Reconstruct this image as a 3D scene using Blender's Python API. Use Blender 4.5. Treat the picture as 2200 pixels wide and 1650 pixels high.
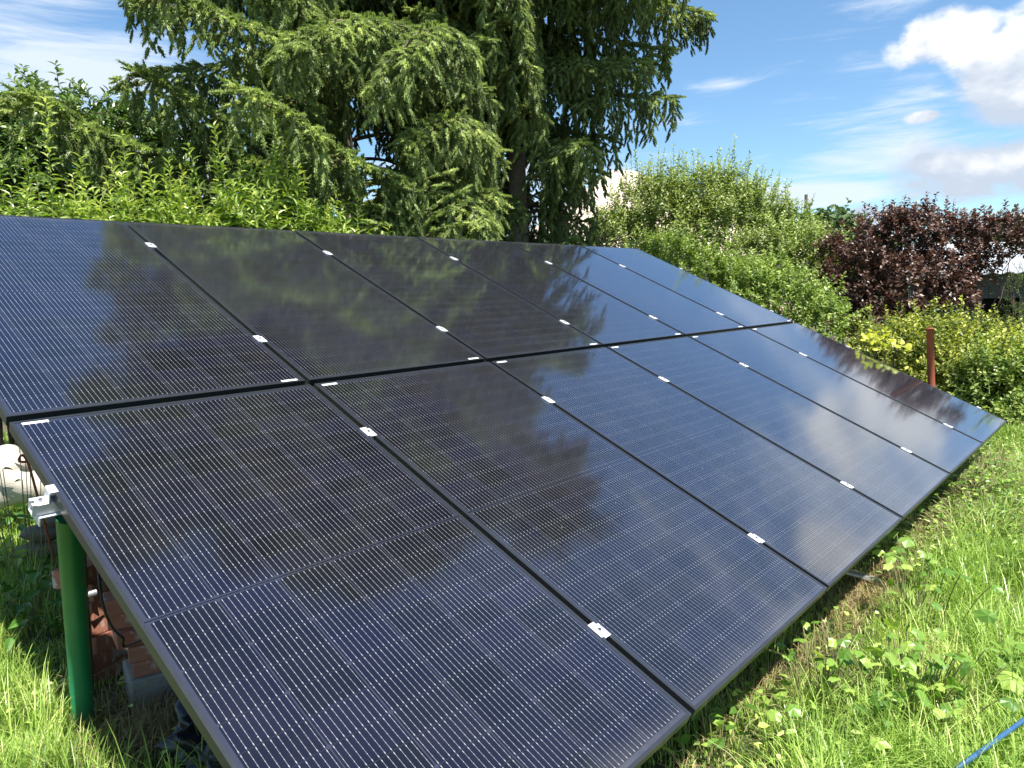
import bpy, math, random
import numpy as np
from mathutils import Matrix, Vector
for o in list(bpy.data.objects): bpy.data.objects.remove(o)
R = math.radians
rng = np.random.default_rng(7); random.seed(7)
sc = bpy.context.scene; COL = sc.collection

# ------------------------------------------------------------------ camera, sky, sun, exposure
CAM = np.array([-0.6761, -0.95318, 1.567143])
RCW = np.array([[0.65968, -0.109237, 0.743566], [-0.750957, -0.056615, 0.65792], [-0.029772, -0.992402, -0.11938]])  # camera right, down, forward
FPX = 1577.0
cd = bpy.data.cameras.new('camera'); cam = bpy.data.objects.new('camera', cd); COL.objects.link(cam); sc.camera = cam
cd.sensor_width = 36; cd.lens = 36*FPX/2200; cd.clip_start = 0.05; cd.clip_end = 2000
cam.matrix_world = Matrix([[RCW[i][0], -RCW[i][1], -RCW[i][2], CAM[i]] for i in range(3)]+[[0, 0, 0, 1]])
sc.view_settings.view_transform = 'Standard'; sc.view_settings.look = 'None'; sc.view_settings.gamma = 1
sc.view_settings.exposure = 1.12
SUN = Vector((-0.14, -0.46, 1.0)).normalized()
SUN_EL = math.asin(SUN.z); SUN_AZ = math.atan2(SUN.x, SUN.y)
sd = bpy.data.lights.new('sun', 'SUN'); sun = bpy.data.objects.new('sun', sd); COL.objects.link(sun)
sd.energy = 5.0; sd.angle = R(0.5); sd.color = (1, 0.955, 0.88)
sun.rotation_euler = SUN.to_track_quat('Z', 'Y').to_euler(); sun.location = (0, 0, 30)

def ray(px, py): return RCW @ np.array([(px-1100)/FPX, (py-825)/FPX, 1.0])
def at_y(px, py, y): d = ray(px, py); return CAM+d*(y-CAM[1])/d[1]
def at_z(px, py, z=0): d = ray(px, py); return CAM+d*(z-CAM[2])/d[2]
def at_d(px, py, dist):
    d = ray(px, py); return CAM+d*dist/math.hypot(d[0], d[1])
def pix(P):
    c = (np.asarray(P)-CAM) @ RCW
    z = np.where(c[..., 2] > 0.02, c[..., 2], 0.02)
    return 1100+FPX*c[..., 0]/z, 825+FPX*c[..., 1]/z, c[..., 2]

class NT:
    def __init__(s, tree): s.t = tree; s.n = tree.nodes; s.l = tree.links
    def new(s, typ, **k):
        n = s.n.new(typ)
        for a, v in k.items(): setattr(n, a, v)
        return n
    def put(s, sock, v):
        if v is None: return
        if isinstance(v, bpy.types.NodeSocket): s.l.new(v, sock)
        elif isinstance(v, (tuple, list)) and len(v) == 3 and sock.type == 'RGBA': sock.default_value = (*v, 1)
        else: sock.default_value = v
    def m(s, op, a, b=None, c=None, clamp=False):
        n = s.new('ShaderNodeMath', operation=op, use_clamp=clamp)
        for i, v in enumerate((a, b, c)):
            if v is not None: s.put(n.inputs[i], v)
        return n.outputs[0]
    def mix(s, f, a, b, blend='MIX'):
        n = s.new('ShaderNodeMix', data_type='RGBA', blend_type=blend)
        s.put(n.inputs[0], f); s.put(n.inputs[6], a); s.put(n.inputs[7], b); return n.outputs[2]
    def noise(s, vec, scale, detail=3, rough=0.5, dist=0):
        n = s.new('ShaderNodeTexNoise'); s.put(n.inputs['Vector'], vec); n.inputs['Scale'].default_value = scale
        n.inputs['Detail'].default_value = detail; n.inputs['Roughness'].default_value = rough; n.inputs['Distortion'].default_value = dist
        return n.outputs['Fac']
    def ss(s, v, a, b):
        n = s.new('ShaderNodeMapRange', interpolation_type='SMOOTHSTEP'); s.put(n.inputs[0], v)
        n.inputs[1].default_value = a; n.inputs[2].default_value = b; return n.outputs[0]
    def ramp(s, v, stops):
        n = s.new('ShaderNodeValToRGB'); s.put(n.inputs[0], v); e = n.color_ramp.elements
        while len(e) < len(stops): e.new(0.5)
        for q, (p, c) in zip(e, stops): q.position = p; q.color = (*c, 1)
        return n.outputs[0]

def make_world():
    w = bpy.data.worlds.new('World'); sc.world = w; w.use_nodes = True
    T = NT(w.node_tree); T.n.clear()
    out = T.new('ShaderNodeOutputWorld'); bg = T.new('ShaderNodeBackground')
    sky = T.new('ShaderNodeTexSky', sky_type='NISHITA'); sky.sun_disc = False
    sky.sun_elevation = SUN_EL; sky.sun_rotation = SUN_AZ; sky.altitude = 200; sky.air_density = 1.0; sky.dust_density = 0.35; sky.ozone_density = 2.2
    tc = T.new('ShaderNodeTexCoord'); D = tc.outputs['Generated']
    sp = T.new('ShaderNodeSeparateXYZ'); T.l.new(D, sp.inputs[0]); x, y, z = sp.outputs
    az = T.m('MULTIPLY', T.m('ARCTAN2', x, y), 180/math.pi)
    el = T.m('MULTIPLY', T.m('ARCSINE', z), 180/math.pi)
    cmb = T.new('ShaderNodeCombineXYZ')
    T.l.new(T.m('MULTIPLY', az, 0.1), cmb.inputs[0]); T.l.new(T.m('MULTIPLY', el, 0.16), cmb.inputs[1])
    A = cmb.outputs[0]
    big = T.noise(A, 1.0, 7, 0.6, 0.4); fine = T.noise(A, 3.2, 8, 0.6, 0.15)
    str_v = T.new('ShaderNodeMapping'); str_v.inputs['Scale'].default_value = (0.55, 2.6, 1); str_v.inputs['Rotation'].default_value = (0, 0, R(-14)); T.l.new(A, str_v.inputs[0])
    streak = T.noise(str_v.outputs[0], 1.6, 7, 0.62, 0.5)
    def blobs(lst):
        acc = None
        for a, e, sa, se, wt in lst:
            u = T.m('DIVIDE', T.m('SUBTRACT', az, a), sa); v = T.m('DIVIDE', T.m('SUBTRACT', el, e), se)
            g = T.m('MULTIPLY', T.m('EXPONENT', T.m('MULTIPLY', T.m('ADD', T.m('MULTIPLY', u, u), T.m('MULTIPLY', v, v)), -1)), wt)
            acc = g if acc is None else T.m('MAXIMUM', acc, g)
        return acc
    # soft thin clouds
    thin = blobs([(20, 14.8, 10, 3.0, 1.0), (14, 18.8, 10, 1.8, .8), (12, 8.5, 7, 4, 1.0), (25, 9.5, 7, 4, 1.0), (69.5, 6.6, 7, 1.5, 1.0), (75, 8.5, 6, 2.0, .8), (76.5, 12.2, 3.6, 1.6, .8), (64.5, 14.4, 2.0, .7, .55), (74, 13.0, 5, 2.2, .42),
                  (76, 18.5, 5, 1.6, .6), (100, 30, 16, 8, .55), (84, 34, 6, 5, .35), (92, 20, 12, 7, .8), (130, 20, 40, 12, .7), (-30, 16, 30, 9, .7), (-120, 25, 60, 12, .6), (48, 7, 14, 3.5, .9)])
    d1 = T.ss(T.m('ADD', T.m('MULTIPLY', thin, 0.9), T.m('MULTIPLY', T.m('SUBTRACT', streak, 0.5), 1.9)), 0.17, 0.84)
    # cumulus
    cum = blobs([(84.0, 12.0, 5.6, 4.6, 1.2), (79.0, 15.3, 3.2, 2.0, 1.05), (87, 17, 5, 5, 1.1), (82, 7.2, 6.2, 2.8, 1.2), (77.4, 10.8, 1.5, .5, 1.0), (73.8, 4.5, 2.2, 1.0, .95), (68.0, 5.6, .9, 1.4, .8), (66, 4.2, 6, 1.2, .9),
                 (90, 8, 9, 5, 1.0), (110, 9, 10, 5, .9), (150, 8, 25, 5, .8), (-60, 9, 20, 4, .8), (77.6, 8.2, .9, .5, 1.0), (95, 25, 6, 3.4, .85)])
    def off(v, dx_, dy_):
        n = T.new('ShaderNodeVectorMath', operation='ADD'); T.l.new(v, n.inputs[0]); n.inputs[1].default_value = (dx_, dy_, 0); return n.outputs[0]
    n1 = T.noise(A, 1.9, 12, 0.56, 0.2); n2 = T.noise(off(A, -0.03, 0.20), 1.9, 5, 0.5, 0.2)
    cd_ = T.m('ADD', cum, T.m('ADD', T.m('MULTIPLY', T.m('SUBTRACT', n1, 0.5), 1.9), T.m('MULTIPLY', T.m('SUBTRACT', fine, 0.5), 0.35)))
    d2 = T.ss(cd_, 0.42, 0.84)
    lit = T.ss(T.m('ADD', T.m('MULTIPLY', T.m('SUBTRACT', n1, n2), 2.0), T.m('MULTIPLY', T.m('SUBTRACT', el, 10.0), 0.05)), -0.22, 0.55)
    ccol = T.mix(lit, (3.7, 4.2, 5.0), (6.9, 6.9, 6.8))
    skyc = T.mix(1.0, sky.outputs[0], (0.86, 1.05, 1.12), 'MULTIPLY')
    c1 = T.mix(T.m('MULTIPLY', d1, 0.88), skyc, (5.1, 5.7, 6.5))
    c2 = T.mix(T.m('MULTIPLY', d2, 0.97), c1, ccol)
    T.put(bg.inputs[0], c2); bg.inputs[1].default_value = 0.080
    T.l.new(bg.outputs[0], out.inputs[0])
make_world()

# ------------------------------------------------------------------ materials
def mat(name, col, rough=0.6, metal=0.0, spec=0.5, var=0.0, scale=20, col2=None, bump=0.0, bscale=60, coat=0):
    m = bpy.data.materials.new(name); m.use_nodes = True; T = NT(m.node_tree); b = T.n['Principled BSDF']
    tc = T.new('ShaderNodeTexCoord'); P = tc.outputs['Object']
    if col2 is not None:
        f = T.ss(T.noise(P, scale, 6, 0.65), 0.5-0.5*(1-var), 0.5+0.5*(1-var)); T.put(b.inputs['Base Color'], T.mix(f, col, col2))
    else:
        f = T.noise(P, scale, 5, 0.6); T.put(b.inputs['Base Color'], T.mix(f, tuple(c*(1-0.25) for c in col), tuple(min(1, c*1.2) for c in col)))
    b.inputs['Roughness'].default_value = rough; b.inputs['Metallic'].default_value = metal; b.inputs['Specular IOR Level'].default_value = spec
    if coat: b.inputs['Coat Weight'].default_value = coat; b.inputs['Coat Roughness'].default_value = 0.15
    if bump:
        bn = T.new('ShaderNodeBump'); bn.inputs['Strength'].default_value = bump; bn.inputs['Distance'].default_value = 0.01
        T.put(bn.inputs['Height'], T.noise(P, bscale, 8, 0.65)); T.l.new(bn.outputs[0], b.inputs['Normal'])
    return m

def leafmat(name, stops, trans=0.35, rough=0.45, spec=0.35, nscale=3.0, namp=0.35, tcol=(1.25, 1.35, 0.5)):
    m = bpy.data.materials.new(name); m.use_nodes = True; T = NT(m.node_tree); b = T.n['Principled BSDF']; out = T.n['Material Output']
    at = T.new('ShaderNodeAttribute', attribute_name='rnd'); tc = T.new('ShaderNodeTexCoord')
    nz = T.noise(tc.outputs['Object'], nscale, 3, 0.5)
    f = T.m('ADD', at.outputs['Fac'], T.m('MULTIPLY', T.m('SUBTRACT', nz, 0.5), namp*2), clamp=True)
    c = T.ramp(f, stops); T.put(b.inputs['Base Color'], c)
    b.inputs['Roughness'].default_value = rough; b.inputs['Specular IOR Level'].default_value = spec
    tr = T.new('ShaderNodeBsdfTranslucent'); T.put(tr.inputs[0], T.mix(1.0, c, tcol, 'MULTIPLY'))
    mx = T.new('ShaderNodeMixShader'); mx.inputs[0].default_value = trans
    T.l.new(b.outputs[0], mx.inputs[1]); T.l.new(tr.outputs[0], mx.inputs[2]); T.l.new(mx.outputs[0], out.inputs[0])
    return m

PW, PL, SEAM, ROWGAP = 1.134, 2.037, 1.1555, 0.036
TILT = R(24.847); LOW = 0.35
def glass_mat():
    m = bpy.data.materials.new('solar_glass'); m.use_nodes = True; T = NT(m.node_tree); b = T.n['Principled BSDF']
    tc = T.new('ShaderNodeTexCoord'); sp = T.new('ShaderNodeSeparateXYZ'); T.l.new(tc.outputs['Object'], sp.inputs[0]); x, y, _ = sp.outputs
    mx, my, mid = 0.021, 0.024, 0.0065
    px_ = (PW-2*mx)/6; py_ = (PL/2-my-mid)/11
    u = T.m('DIVIDE', T.m('SUBTRACT', x, mx), px_); fx = T.m('FRACT', u)
    yy = T.m('SUBTRACT', T.m('ABSOLUTE', T.m('SUBTRACT', y, PL/2)), mid); v = T.m('DIVIDE', yy, py_); fy = T.m('FRACT', v)
    dx = T.m('MULTIPLY', T.m('MINIMUM', fx, T.m('SUBTRACT', 1, fx)), px_)
    dy = T.m('MULTIPLY', T.m('MINIMUM', fy, T.m('SUBTRACT', 1, fy)), py_)
    v2 = T.m('FRACT', T.m('MULTIPLY', v, 0.5)); dy2 = T.m('MULTIPLY', T.m('MINIMUM', v2, T.m('SUBTRACT', 1, v2)), py_*2)
    inside = T.m('MULTIPLY', T.m('MULTIPLY', T.m('GREATER_THAN', u, 0), T.m('LESS_THAN', u, 6)), T.m('MULTIPLY', T.m('GREATER_THAN', v, 0), T.m('LESS_THAN', v, 11)))
    gapx = T.m('LESS_THAN', dx, 0.0019); gapy = T.m('LESS_THAN', dy, 0.0007)
    corner = T.m('LESS_THAN', T.m('ADD', dx, dy2), 0.0085)
    cell = T.m('MULTIPLY', inside, T.m('MULTIPLY', T.m('SUBTRACT', 1, gapx), T.m('SUBTRACT', 1, corner)))
    fb = T.m('FRACT', T.m('MULTIPLY', fx, 10)); db = T.m('MULTIPLY', T.m('ABSOLUTE', T.m('SUBTRACT', fb, 0.5)), px_/10)
    line = T.m('MULTIPLY', T.m('LESS_THAN', db, 0.00062), T.m('GREATER_THAN', dy, 0.0012))
    fp = T.m('FRACT', T.m('MULTIPLY', fy, 5)); dp = T.m('MULTIPLY', T.m('ABSOLUTE', T.m('SUBTRACT', fp, 0.5)), py_/5)
    pad = T.m('MULTIPLY', T.m('LESS_THAN', dp, 0.0011), T.m('LESS_THAN', db, 0.0010))
    pad2 = T.m('MULTIPLY', T.m('LESS_THAN', T.m('ABSOLUTE', T.m('SUBTRACT', dy, 0.0062)), 0.0019), T.m('LESS_THAN', db, 0.0013))
    # each cell slightly its own blue
    cid = T.new('ShaderNodeCombineXYZ'); T.l.new(T.m('FLOOR', u), cid.inputs[0]); T.l.new(T.m('FLOOR', T.m('DIVIDE', T.m('SUBTRACT', y, PL/2), py_)), cid.inputs[1])
    oi = T.new('ShaderNodeObjectInfo'); T.l.new(T.m('MULTIPLY', oi.outputs['Random'], 50), cid.inputs[2])
    wn = T.new('ShaderNodeTexWhiteNoise', noise_dimensions='3D'); T.l.new(cid.outputs[0], wn.inputs[0])
    cellc = T.mix(wn.outputs[0], (0.0045, 0.005, 0.0085), (0.0065, 0.007, 0.017))
    c = T.mix(cell, (0.026, 0.029, 0.045), cellc)
    c = T.mix(T.m('MULTIPLY', T.m('MULTIPLY', gapy, cell), 0.7), c, (0.025, 0.027, 0.035))
    wires = T.m('MULTIPLY', T.m('MULTIPLY', line, cell), T.m('ADD', 0.55, T.m('MULTIPLY', T.noise(tc.outputs['Object'], 9, 2), 0.7)), clamp=True)
    c = T.mix(T.m('MULTIPLY', wires, 0.80), c, (0.24, 0.24, 0.245))
    c = T.mix(T.m('MULTIPLY', T.m('MAXIMUM', pad, pad2), T.m('MULTIPLY', cell, 0.55)), c, (0.38, 0.38, 0.38))
    midl = T.m('LESS_THAN', T.m('ABSOLUTE', T.m('SUBTRACT', y, PL/2)), 0.0022)
    c = T.mix(T.m('MULTIPLY', midl, 0.9), c, (0.004, 0.004, 0.005))
    # dust: a thin warm film, thicker towards the lower edge, and a few specks
    dirt = T.noise(tc.outputs['Object'], 2.2, 8, 0.7); c = T.mix(T.m('ADD', T.m('MULTIPLY', T.ss(dirt, 0.35, 0.8), 0.018), T.m('MULTIPLY', T.m('MULTIPLY', T.ss(y, 0.10, 0.0), T.ss(dirt, .3, .6)), 0.07)), c, (0.42, 0.39, 0.33))
    vr = T.new('ShaderNodeTexVoronoi'); vr.inputs['Scale'].default_value = 16; T.l.new(tc.outputs['Object'], vr.inputs[0])
    spk = T.m('MULTIPLY', T.m('LESS_THAN', vr.outputs['Distance'], 0.030), T.m('GREATER_THAN', T.noise(tc.outputs['Object'], 5, 2), 0.57))
    c = T.mix(T.m('MULTIPLY', spk, 0.7), c, (0.5, 0.5, 0.46))
    v3 = T.new('ShaderNodeTexVoronoi'); v3.inputs['Scale'].default_value = 1.6; T.l.new(tc.outputs['Object'], v3.inputs[0]); sp3 = T.m('LESS_THAN', T.m('ADD', v3.outputs['Distance'], T.m('MULTIPLY', T.m('SUBTRACT', T.noise(tc.outputs['Object'], 60, 3), .5), .03)), 0.016)
    c = T.mix(T.m('MULTIPLY', sp3, 0.6), c, (0.52, 0.51, 0.46))
    T.put(b.inputs['Base Color'], c); b.inputs['Specular IOR Level'].default_value = 0.0; b.inputs['Roughness'].default_value = 0.8
    lw = T.new('ShaderNodeLayerWeight'); lw.inputs[0].default_value = 0.5; gl = T.new('ShaderNodeBsdfGlossy'); gl.inputs[0].default_value = (0.88, 0.93, 1.0, 1)
    F = T.m('ADD', 0.042, T.m('MULTIPLY', T.m('POWER', lw.outputs['Facing'], 2.7), 0.93)); ms = T.new('ShaderNodeMixShader'); T.l.new(F, ms.inputs[0]); T.l.new(b.outputs[0], ms.inputs[1]); T.l.new(gl.outputs[0], ms.inputs[2]); T.l.new(ms.outputs[0], T.n['Material Output'].inputs[0])
    T.put(gl.inputs['Roughness'], T.m('ADD', 0.052, T.m('MULTIPLY', T.noise(tc.outputs['Object'], 3, 4), 0.04)))
    st = T.new('ShaderNodeMapping'); st.inputs['Scale'].default_value = (60, 4, 1); T.l.new(tc.outputs['Object'], st.inputs[0])
    bn = T.new('ShaderNodeBump'); bn.inputs['Strength'].default_value = 0.10; bn.inputs['Distance'].default_value = 0.00010
    T.put(bn.inputs['Height'], T.noise(st.outputs[0], 1.0, 3, 0.5)); T.l.new(bn.outputs[0], gl.inputs['Normal'])
    return m

def ground_mat():
    m = bpy.data.materials.new('ground_soil'); m.use_nodes = True; T = NT(m.node_tree); b = T.n['Principled BSDF']
    tc = T.new('ShaderNodeTexCoord'); P = tc.outputs['Object']
    g = T.mix(T.noise(P, 14, 8, 0.7), (0.030, 0.045, 0.012), (0.075, 0.095, 0.028))
    c = T.mix(T.ss(T.noise(P, 1.6, 5, 0.6), 0.45, 0.62), g, (0.11, 0.085, 0.048))
    T.put(b.inputs['Base Color'], c); b.inputs['Roughness'].default_value = 0.95
    bn = T.new('ShaderNodeBump'); bn.inputs['Strength'].default_value = 0.8; bn.inputs['Distance'].default_value = 0.03
    T.put(bn.inputs['Height'], T.noise(P, 40, 8, 0.7)); T.l.new(bn.outputs[0], b.inputs['Normal'])
    return m
def brick_mat():
    m = bpy.data.materials.new('old_brick'); m.use_nodes = True; T = NT(m.node_tree); b = T.n['Principled BSDF']
    tc = T.new('ShaderNodeTexCoord'); P = tc.outputs['Object']; oi = T.new('ShaderNodeObjectInfo')
    base = T.mix(oi.outputs['Random'], (0.46, 0.15, 0.085), (0.50, 0.20, 0.12))
    base = T.mix(T.noise(P, 45, 6, 0.7), base, (0.19, 0.085, 0.06))
    c = T.mix(T.ss(T.noise(P, 13, 5, 0.6), 0.52, 0.62), base, (0.42, 0.37, 0.33))
    T.put(b.inputs['Base Color'], c); b.inputs['Roughness'].default_value = 0.9
    bn = T.new('ShaderNodeBump'); bn.inputs['Strength'].default_value = 0.7; bn.inputs['Distance'].default_value = 0.004
    T.put(bn.inputs['Height'], T.noise(P, 60, 8, 0.7)); T.l.new(bn.outputs[0], b.inputs['Normal'])
    return m
M = {
 'glass': glass_mat(), 'ground': ground_mat(), 'brick': brick_mat(),
 'frame': mat('black_anodised', (0.075, 0.082, 0.09), 0.33, 0.75, 0.5),
 'back': mat('black_backsheet', (0.02, 0.02, 0.02), 0.6),
 'label': mat('label_white', (0.80, 0.80, 0.78), 0.4), 'ink': mat('label_ink', (0.03, 0.03, 0.03), 0.5),
 'alu': mat('aluminium', (0.72, 0.73, 0.74), 0.42, 0.35, 0.5), 'bolt': mat('steel_bolt', (0.35, 0.35, 0.36), 0.35, 0.9),
 'green': mat('green_paint', (0.006, 0.16, 0.060), 0.42, 0, 0.5, col2=(0.020, 0.22, 0.09), scale=8, bump=0.15, bscale=120),
 'blackpaint': mat('black_paint', (0.012, 0.012, 0.013), 0.4), 'rubber': mat('black_rubber', (0.015, 0.015, 0.015), 0.5),
 'galv': mat('galvanised', (0.42, 0.43, 0.44), 0.45, 0.6),
 'concrete': mat('concrete', (0.20, 0.19, 0.17), 0.95, col2=(0.33, 0.32, 0.29), scale=9, bump=0.8, bscale=50),
 'rust': mat('rusty_paint', (0.26, 0.065, 0.030), 0.75, 0.1, 0.4, col2=(0.36, 0.11, 0.055), scale=30, bump=0.4),
 'bark': mat('spruce_bark', (0.26, 0.21, 0.16), 0.95, col2=(0.48, 0.40, 0.31), scale=16, bump=1.0, bscale=30),
 'limb': mat('limb_bark', (0.10, 0.08, 0.06), 0.95, col2=(0.20, 0.16, 0.12), scale=16),
 'twig': mat('dry_twig', (0.14, 0.11, 0.08), 0.9), 'stem': mat('green_stem', (0.20, 0.20, 0.07), 0.7), 'redstem': mat('dark_stem', (0.09, 0.05, 0.035), 0.8),
 'tarp': mat('black_bag', (0.012, 0.013, 0.016), 0.22, 0, 0.6, bump=0.6, bscale=16),
 'stone': mat('pale_stone', (0.40, 0.36, 0.30), 0.85, col2=(0.62, 0.58, 0.50), scale=5, bump=0.5),
 'wood': mat('weathered_wood', (0.10, 0.085, 0.065), 0.9, col2=(0.24, 0.20, 0.15), scale=8, bump=0.8),
 'shedwood': mat('shed_boards', (0.045, 0.05, 0.05), 0.9, col2=(0.10, 0.11, 0.11), scale=5, bump=0.5),
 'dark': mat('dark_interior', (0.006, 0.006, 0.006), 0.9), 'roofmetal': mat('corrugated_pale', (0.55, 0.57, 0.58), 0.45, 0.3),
 'plaster': mat('plaster', (0.62, 0.49, 0.37), 0.9), 'roofpale': mat('roof_pale', (0.66, 0.53, 0.42), 0.8, scale=2),
 'pane': mat('window_glass', (0.05, 0.06, 0.07), 0.1), 'white': mat('white_trim', (0.75, 0.75, 0.73), 0.5),
 'blue': mat('blue_hose', (0.012, 0.07, 0.20), 0.4, col2=(0.05, 0.12, 0.22), scale=30),
 'needle': leafmat('spruce_needles', [(0.0, (0.065, 0.095, 0.026)), (0.45, (0.20, 0.27, 0.075)), (0.8, (0.41, 0.49, 0.14)), (1.0, (0.56, 0.60, 0.22))], 0.26, 0.5, 0.35, 2.2, 0.34),
 'willow': leafmat('lance_leaves', [(0.0, (0.08, 0.14, 0.025)), (0.45, (0.25, 0.36, 0.06)), (1.0, (0.60, 0.66, 0.22))], 0.34, 0.34, 0.5, 1.2, 0.25),
 'fruit': leafmat('round_leaves', [(0.0, (0.05, 0.10, 0.03)), (0.5, (0.12, 0.20, 0.05)), (1.0, (0.26, 0.34, 0.11))], 0.25, 0.35, 0.5),
 'silver': leafmat('silvery_leaves', [(0.0, (0.13, 0.18, 0.05)), (0.5, (0.30, 0.38, 0.12)), (1.0, (0.56, 0.62, 0.28))], 0.30, 0.42, 0.4),
 'lush': leafmat('lush_leaves', [(0.0, (0.08, 0.14, 0.03)), (0.5, (0.24, 0.34, 0.075)), (1.0, (0.50, 0.56, 0.18))], 0.34, 0.4, 0.45),
 'maroon': leafmat('maroon_leaves', [(0.0, (0.048, 0.026, 0.020)), (0.5, (0.125, 0.074, 0.056)), (0.85, (0.27, 0.18, 0.145)), (1.0, (0.30, 0.26, 0.10))], 0.20, 0.36, 0.5, 2.0, 0.3, (1.4, 0.75, 0.5)),
 'hedge': leafmat('yellow_green_leaves', [(0.0, (0.06, 0.09, 0.02)), (0.35, (0.17, 0.22, 0.04)), (0.7, (0.48, 0.50, 0.09)), (1.0, (0.70, 0.66, 0.17))], 0.32, 0.42, 0.4, 2.6, 0.55),
 'yellow': leafmat('yellow_leaves', [(0.0, (0.42, 0.46, 0.05)), (1.0, (0.62, 0.60, 0.10))], 0.35, 0.4, 0.4),
 'grass': leafmat('grass_blades', [(0.0, (0.08, 0.15, 0.025)), (0.45, (0.26, 0.41, 0.07)), (0.8, (0.50, 0.62, 0.16)), (1.0, (0.76, 0.70, 0.34))], 0.30, 0.35, 0.45, 1.3, 0.28),
 'dry': leafmat('dry_grass', [(0.0, (0.20, 0.14, 0.06)), (1.0, (0.45, 0.36, 0.19))], 0.2, 0.7, 0.2),
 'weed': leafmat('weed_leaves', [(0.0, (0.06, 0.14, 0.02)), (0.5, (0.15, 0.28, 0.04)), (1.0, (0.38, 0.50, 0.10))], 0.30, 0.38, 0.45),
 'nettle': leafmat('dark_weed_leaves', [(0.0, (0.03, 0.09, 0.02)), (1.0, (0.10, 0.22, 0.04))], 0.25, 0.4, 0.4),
 'far': leafmat('far_leaves', [(0.0, (0.04, 0.08, 0.03)), (1.0, (0.12, 0.18, 0.06))], 0.2, 0.5, 0.3),
}
def dirty(m, h):
    T = NT(m.node_tree); b = T.n['Principled BSDF']; l = b.inputs['Base Color'].links[0]; src = l.from_socket
    g = T.new('ShaderNodeNewGeometry'); sp = T.new('ShaderNodeSeparateXYZ'); T.l.new(g.outputs['Position'], sp.inputs[0]); P = g.outputs['Position']
    f = T.ss(T.m('ADD', sp.outputs[2], T.m('MULTIPLY', T.noise(P, 22, 6, 0.7), h*1.2)), h*1.25, h*.55)
    mp = T.new('ShaderNodeMapping'); mp.inputs['Scale'].default_value = (70, 70, 5); T.l.new(P, mp.inputs[0])
    scr = T.m('MULTIPLY', T.ss(T.noise(mp.outputs[0], 1, 5, 0.6), .63, .70), .55)
    c = T.mix(scr, src, (0.10, 0.11, 0.09)); c = T.mix(T.m('MULTIPLY', f, .8), c, (0.14, 0.11, 0.075)); T.l.new(c, b.inputs['Base Color'])
dirty(M['green'], .16); dirty(M['rust'], .3)
# ------------------------------------------------------------------ mesh helpers
class MB:
    def __init__(s): s.v = []; s.f = []; s.r = []; s.n = 0
    def add(s, V, F, r=None):
        V = np.asarray(V, float).reshape(-1, 3)
        if isinstance(F, np.ndarray): F = [F]
        for a in F: s.f.append(np.asarray(a, np.int64)+s.n)
        s.v.append(V); s.n += len(V)
        s.r.append(np.full(len(V), 0.5) if r is None else np.asarray(r, float).reshape(-1))
        return s
    def box(s, lo, hi, X=None):
        (a, b, c), (d, e, f) = lo, hi
        V = np.array([(a, b, c), (d, b, c), (d, e, c), (a, e, c), (a, b, f), (d, b, f), (d, e, f), (a, e, f)], float)
        if X is not None: V = V @ X[:3, :3].T + X[:3, 3]
        return s.add(V, np.array([(0, 3, 2, 1), (4, 5, 6, 7), (0, 1, 5, 4), (1, 2, 6, 5), (2, 3, 7, 6), (3, 0, 4, 7)]))
    def prism(s, poly, z0, z1):
        n = len(poly); P = np.array(poly, float); V = np.r_[np.c_[P, np.full(n, z0)], np.c_[P, np.full(n, z1)]]
        s.add(V, [np.array([[i, (i+1) % n, n+(i+1) % n, n+i] for i in range(n)]), np.array([list(range(n))[::-1]]), np.array([list(range(n, 2*n))])])
        return s
    def tube(s, P, rad, k=6, r=0.5, cap=True):
        P = np.asarray(P, float); n = len(P); rad = np.broadcast_to(np.asarray(rad, float), (n,))
        T = np.gradient(P, axis=0); T /= np.linalg.norm(T, axis=1)[:, None]+1e-9
        ref = np.array([0, 0, 1.]) if abs(T[:, 2]).mean() < 0.9 else np.array([1., 0, 0])
        A = np.cross(T, ref); A /= np.linalg.norm(A, axis=1)[:, None]+1e-9; B = np.cross(T, A)
        a = np.arange(k)*2*math.pi/k
        V = P[:, None]+rad[:, None, None]*(A[:, None]*np.cos(a)[None, :, None]+B[:, None]*np.sin(a)[None, :, None])
        i = np.arange(n-1)[:, None]*k; j = np.arange(k)[None]; j2 = (j+1) % k
        F = np.stack([i+j, i+j2, i+k+j2, i+k+j], -1).reshape(-1, 4)
        Fs = [F]
        if cap: Fs += [np.array([list(range(k))]), np.array([list(range((n-1)*k, n*k))[::-1]])]
        return s.add(V.reshape(-1, 3), Fs, np.full(n*k, r))
    def build(s, name, material, parent=None, smooth=False, loc=None, M4=None):
        me = bpy.data.meshes.new(name); V = np.concatenate(s.v)
        if loc is not None: V = V-np.array(loc)
        me.vertices.add(len(V)); me.vertices.foreach_set('co', V.astype(np.float32).ravel())
        tot = sum(f.size for f in s.f); nf = sum(len(f) for f in s.f)
        me.loops.add(tot); me.polygons.add(nf)
        me.loops.foreach_set('vertex_index', np.concatenate([f.ravel() for f in s.f]).astype(np.int32))
        lt = np.concatenate([np.full(len(f), f.shape[1]) for f in s.f]); ls = np.r_[0, np.cumsum(lt)[:-1]]
        me.polygons.foreach_set('loop_start', ls.astype(np.int32)); me.polygons.foreach_set('loop_total', lt.astype(np.int32))
        me.update(calc_edges=True)
        at = me.attributes.new('rnd', 'FLOAT', 'POINT'); at.data.foreach_set('value', np.concatenate(s.r).astype(np.float32))
        me.polygons.foreach_set('use_smooth', np.full(nf, bool(smooth)))
        me.materials.append(material)
        o = bpy.data.objects.new(name, me); COL.objects.link(o)
        if loc is not None: o.location = loc
        if M4 is not None: o.matrix_world = M4
        if parent is not None:
            o.parent = parent
            if loc is not None: o.location = Vector(loc)-parent.location
        return o
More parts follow.
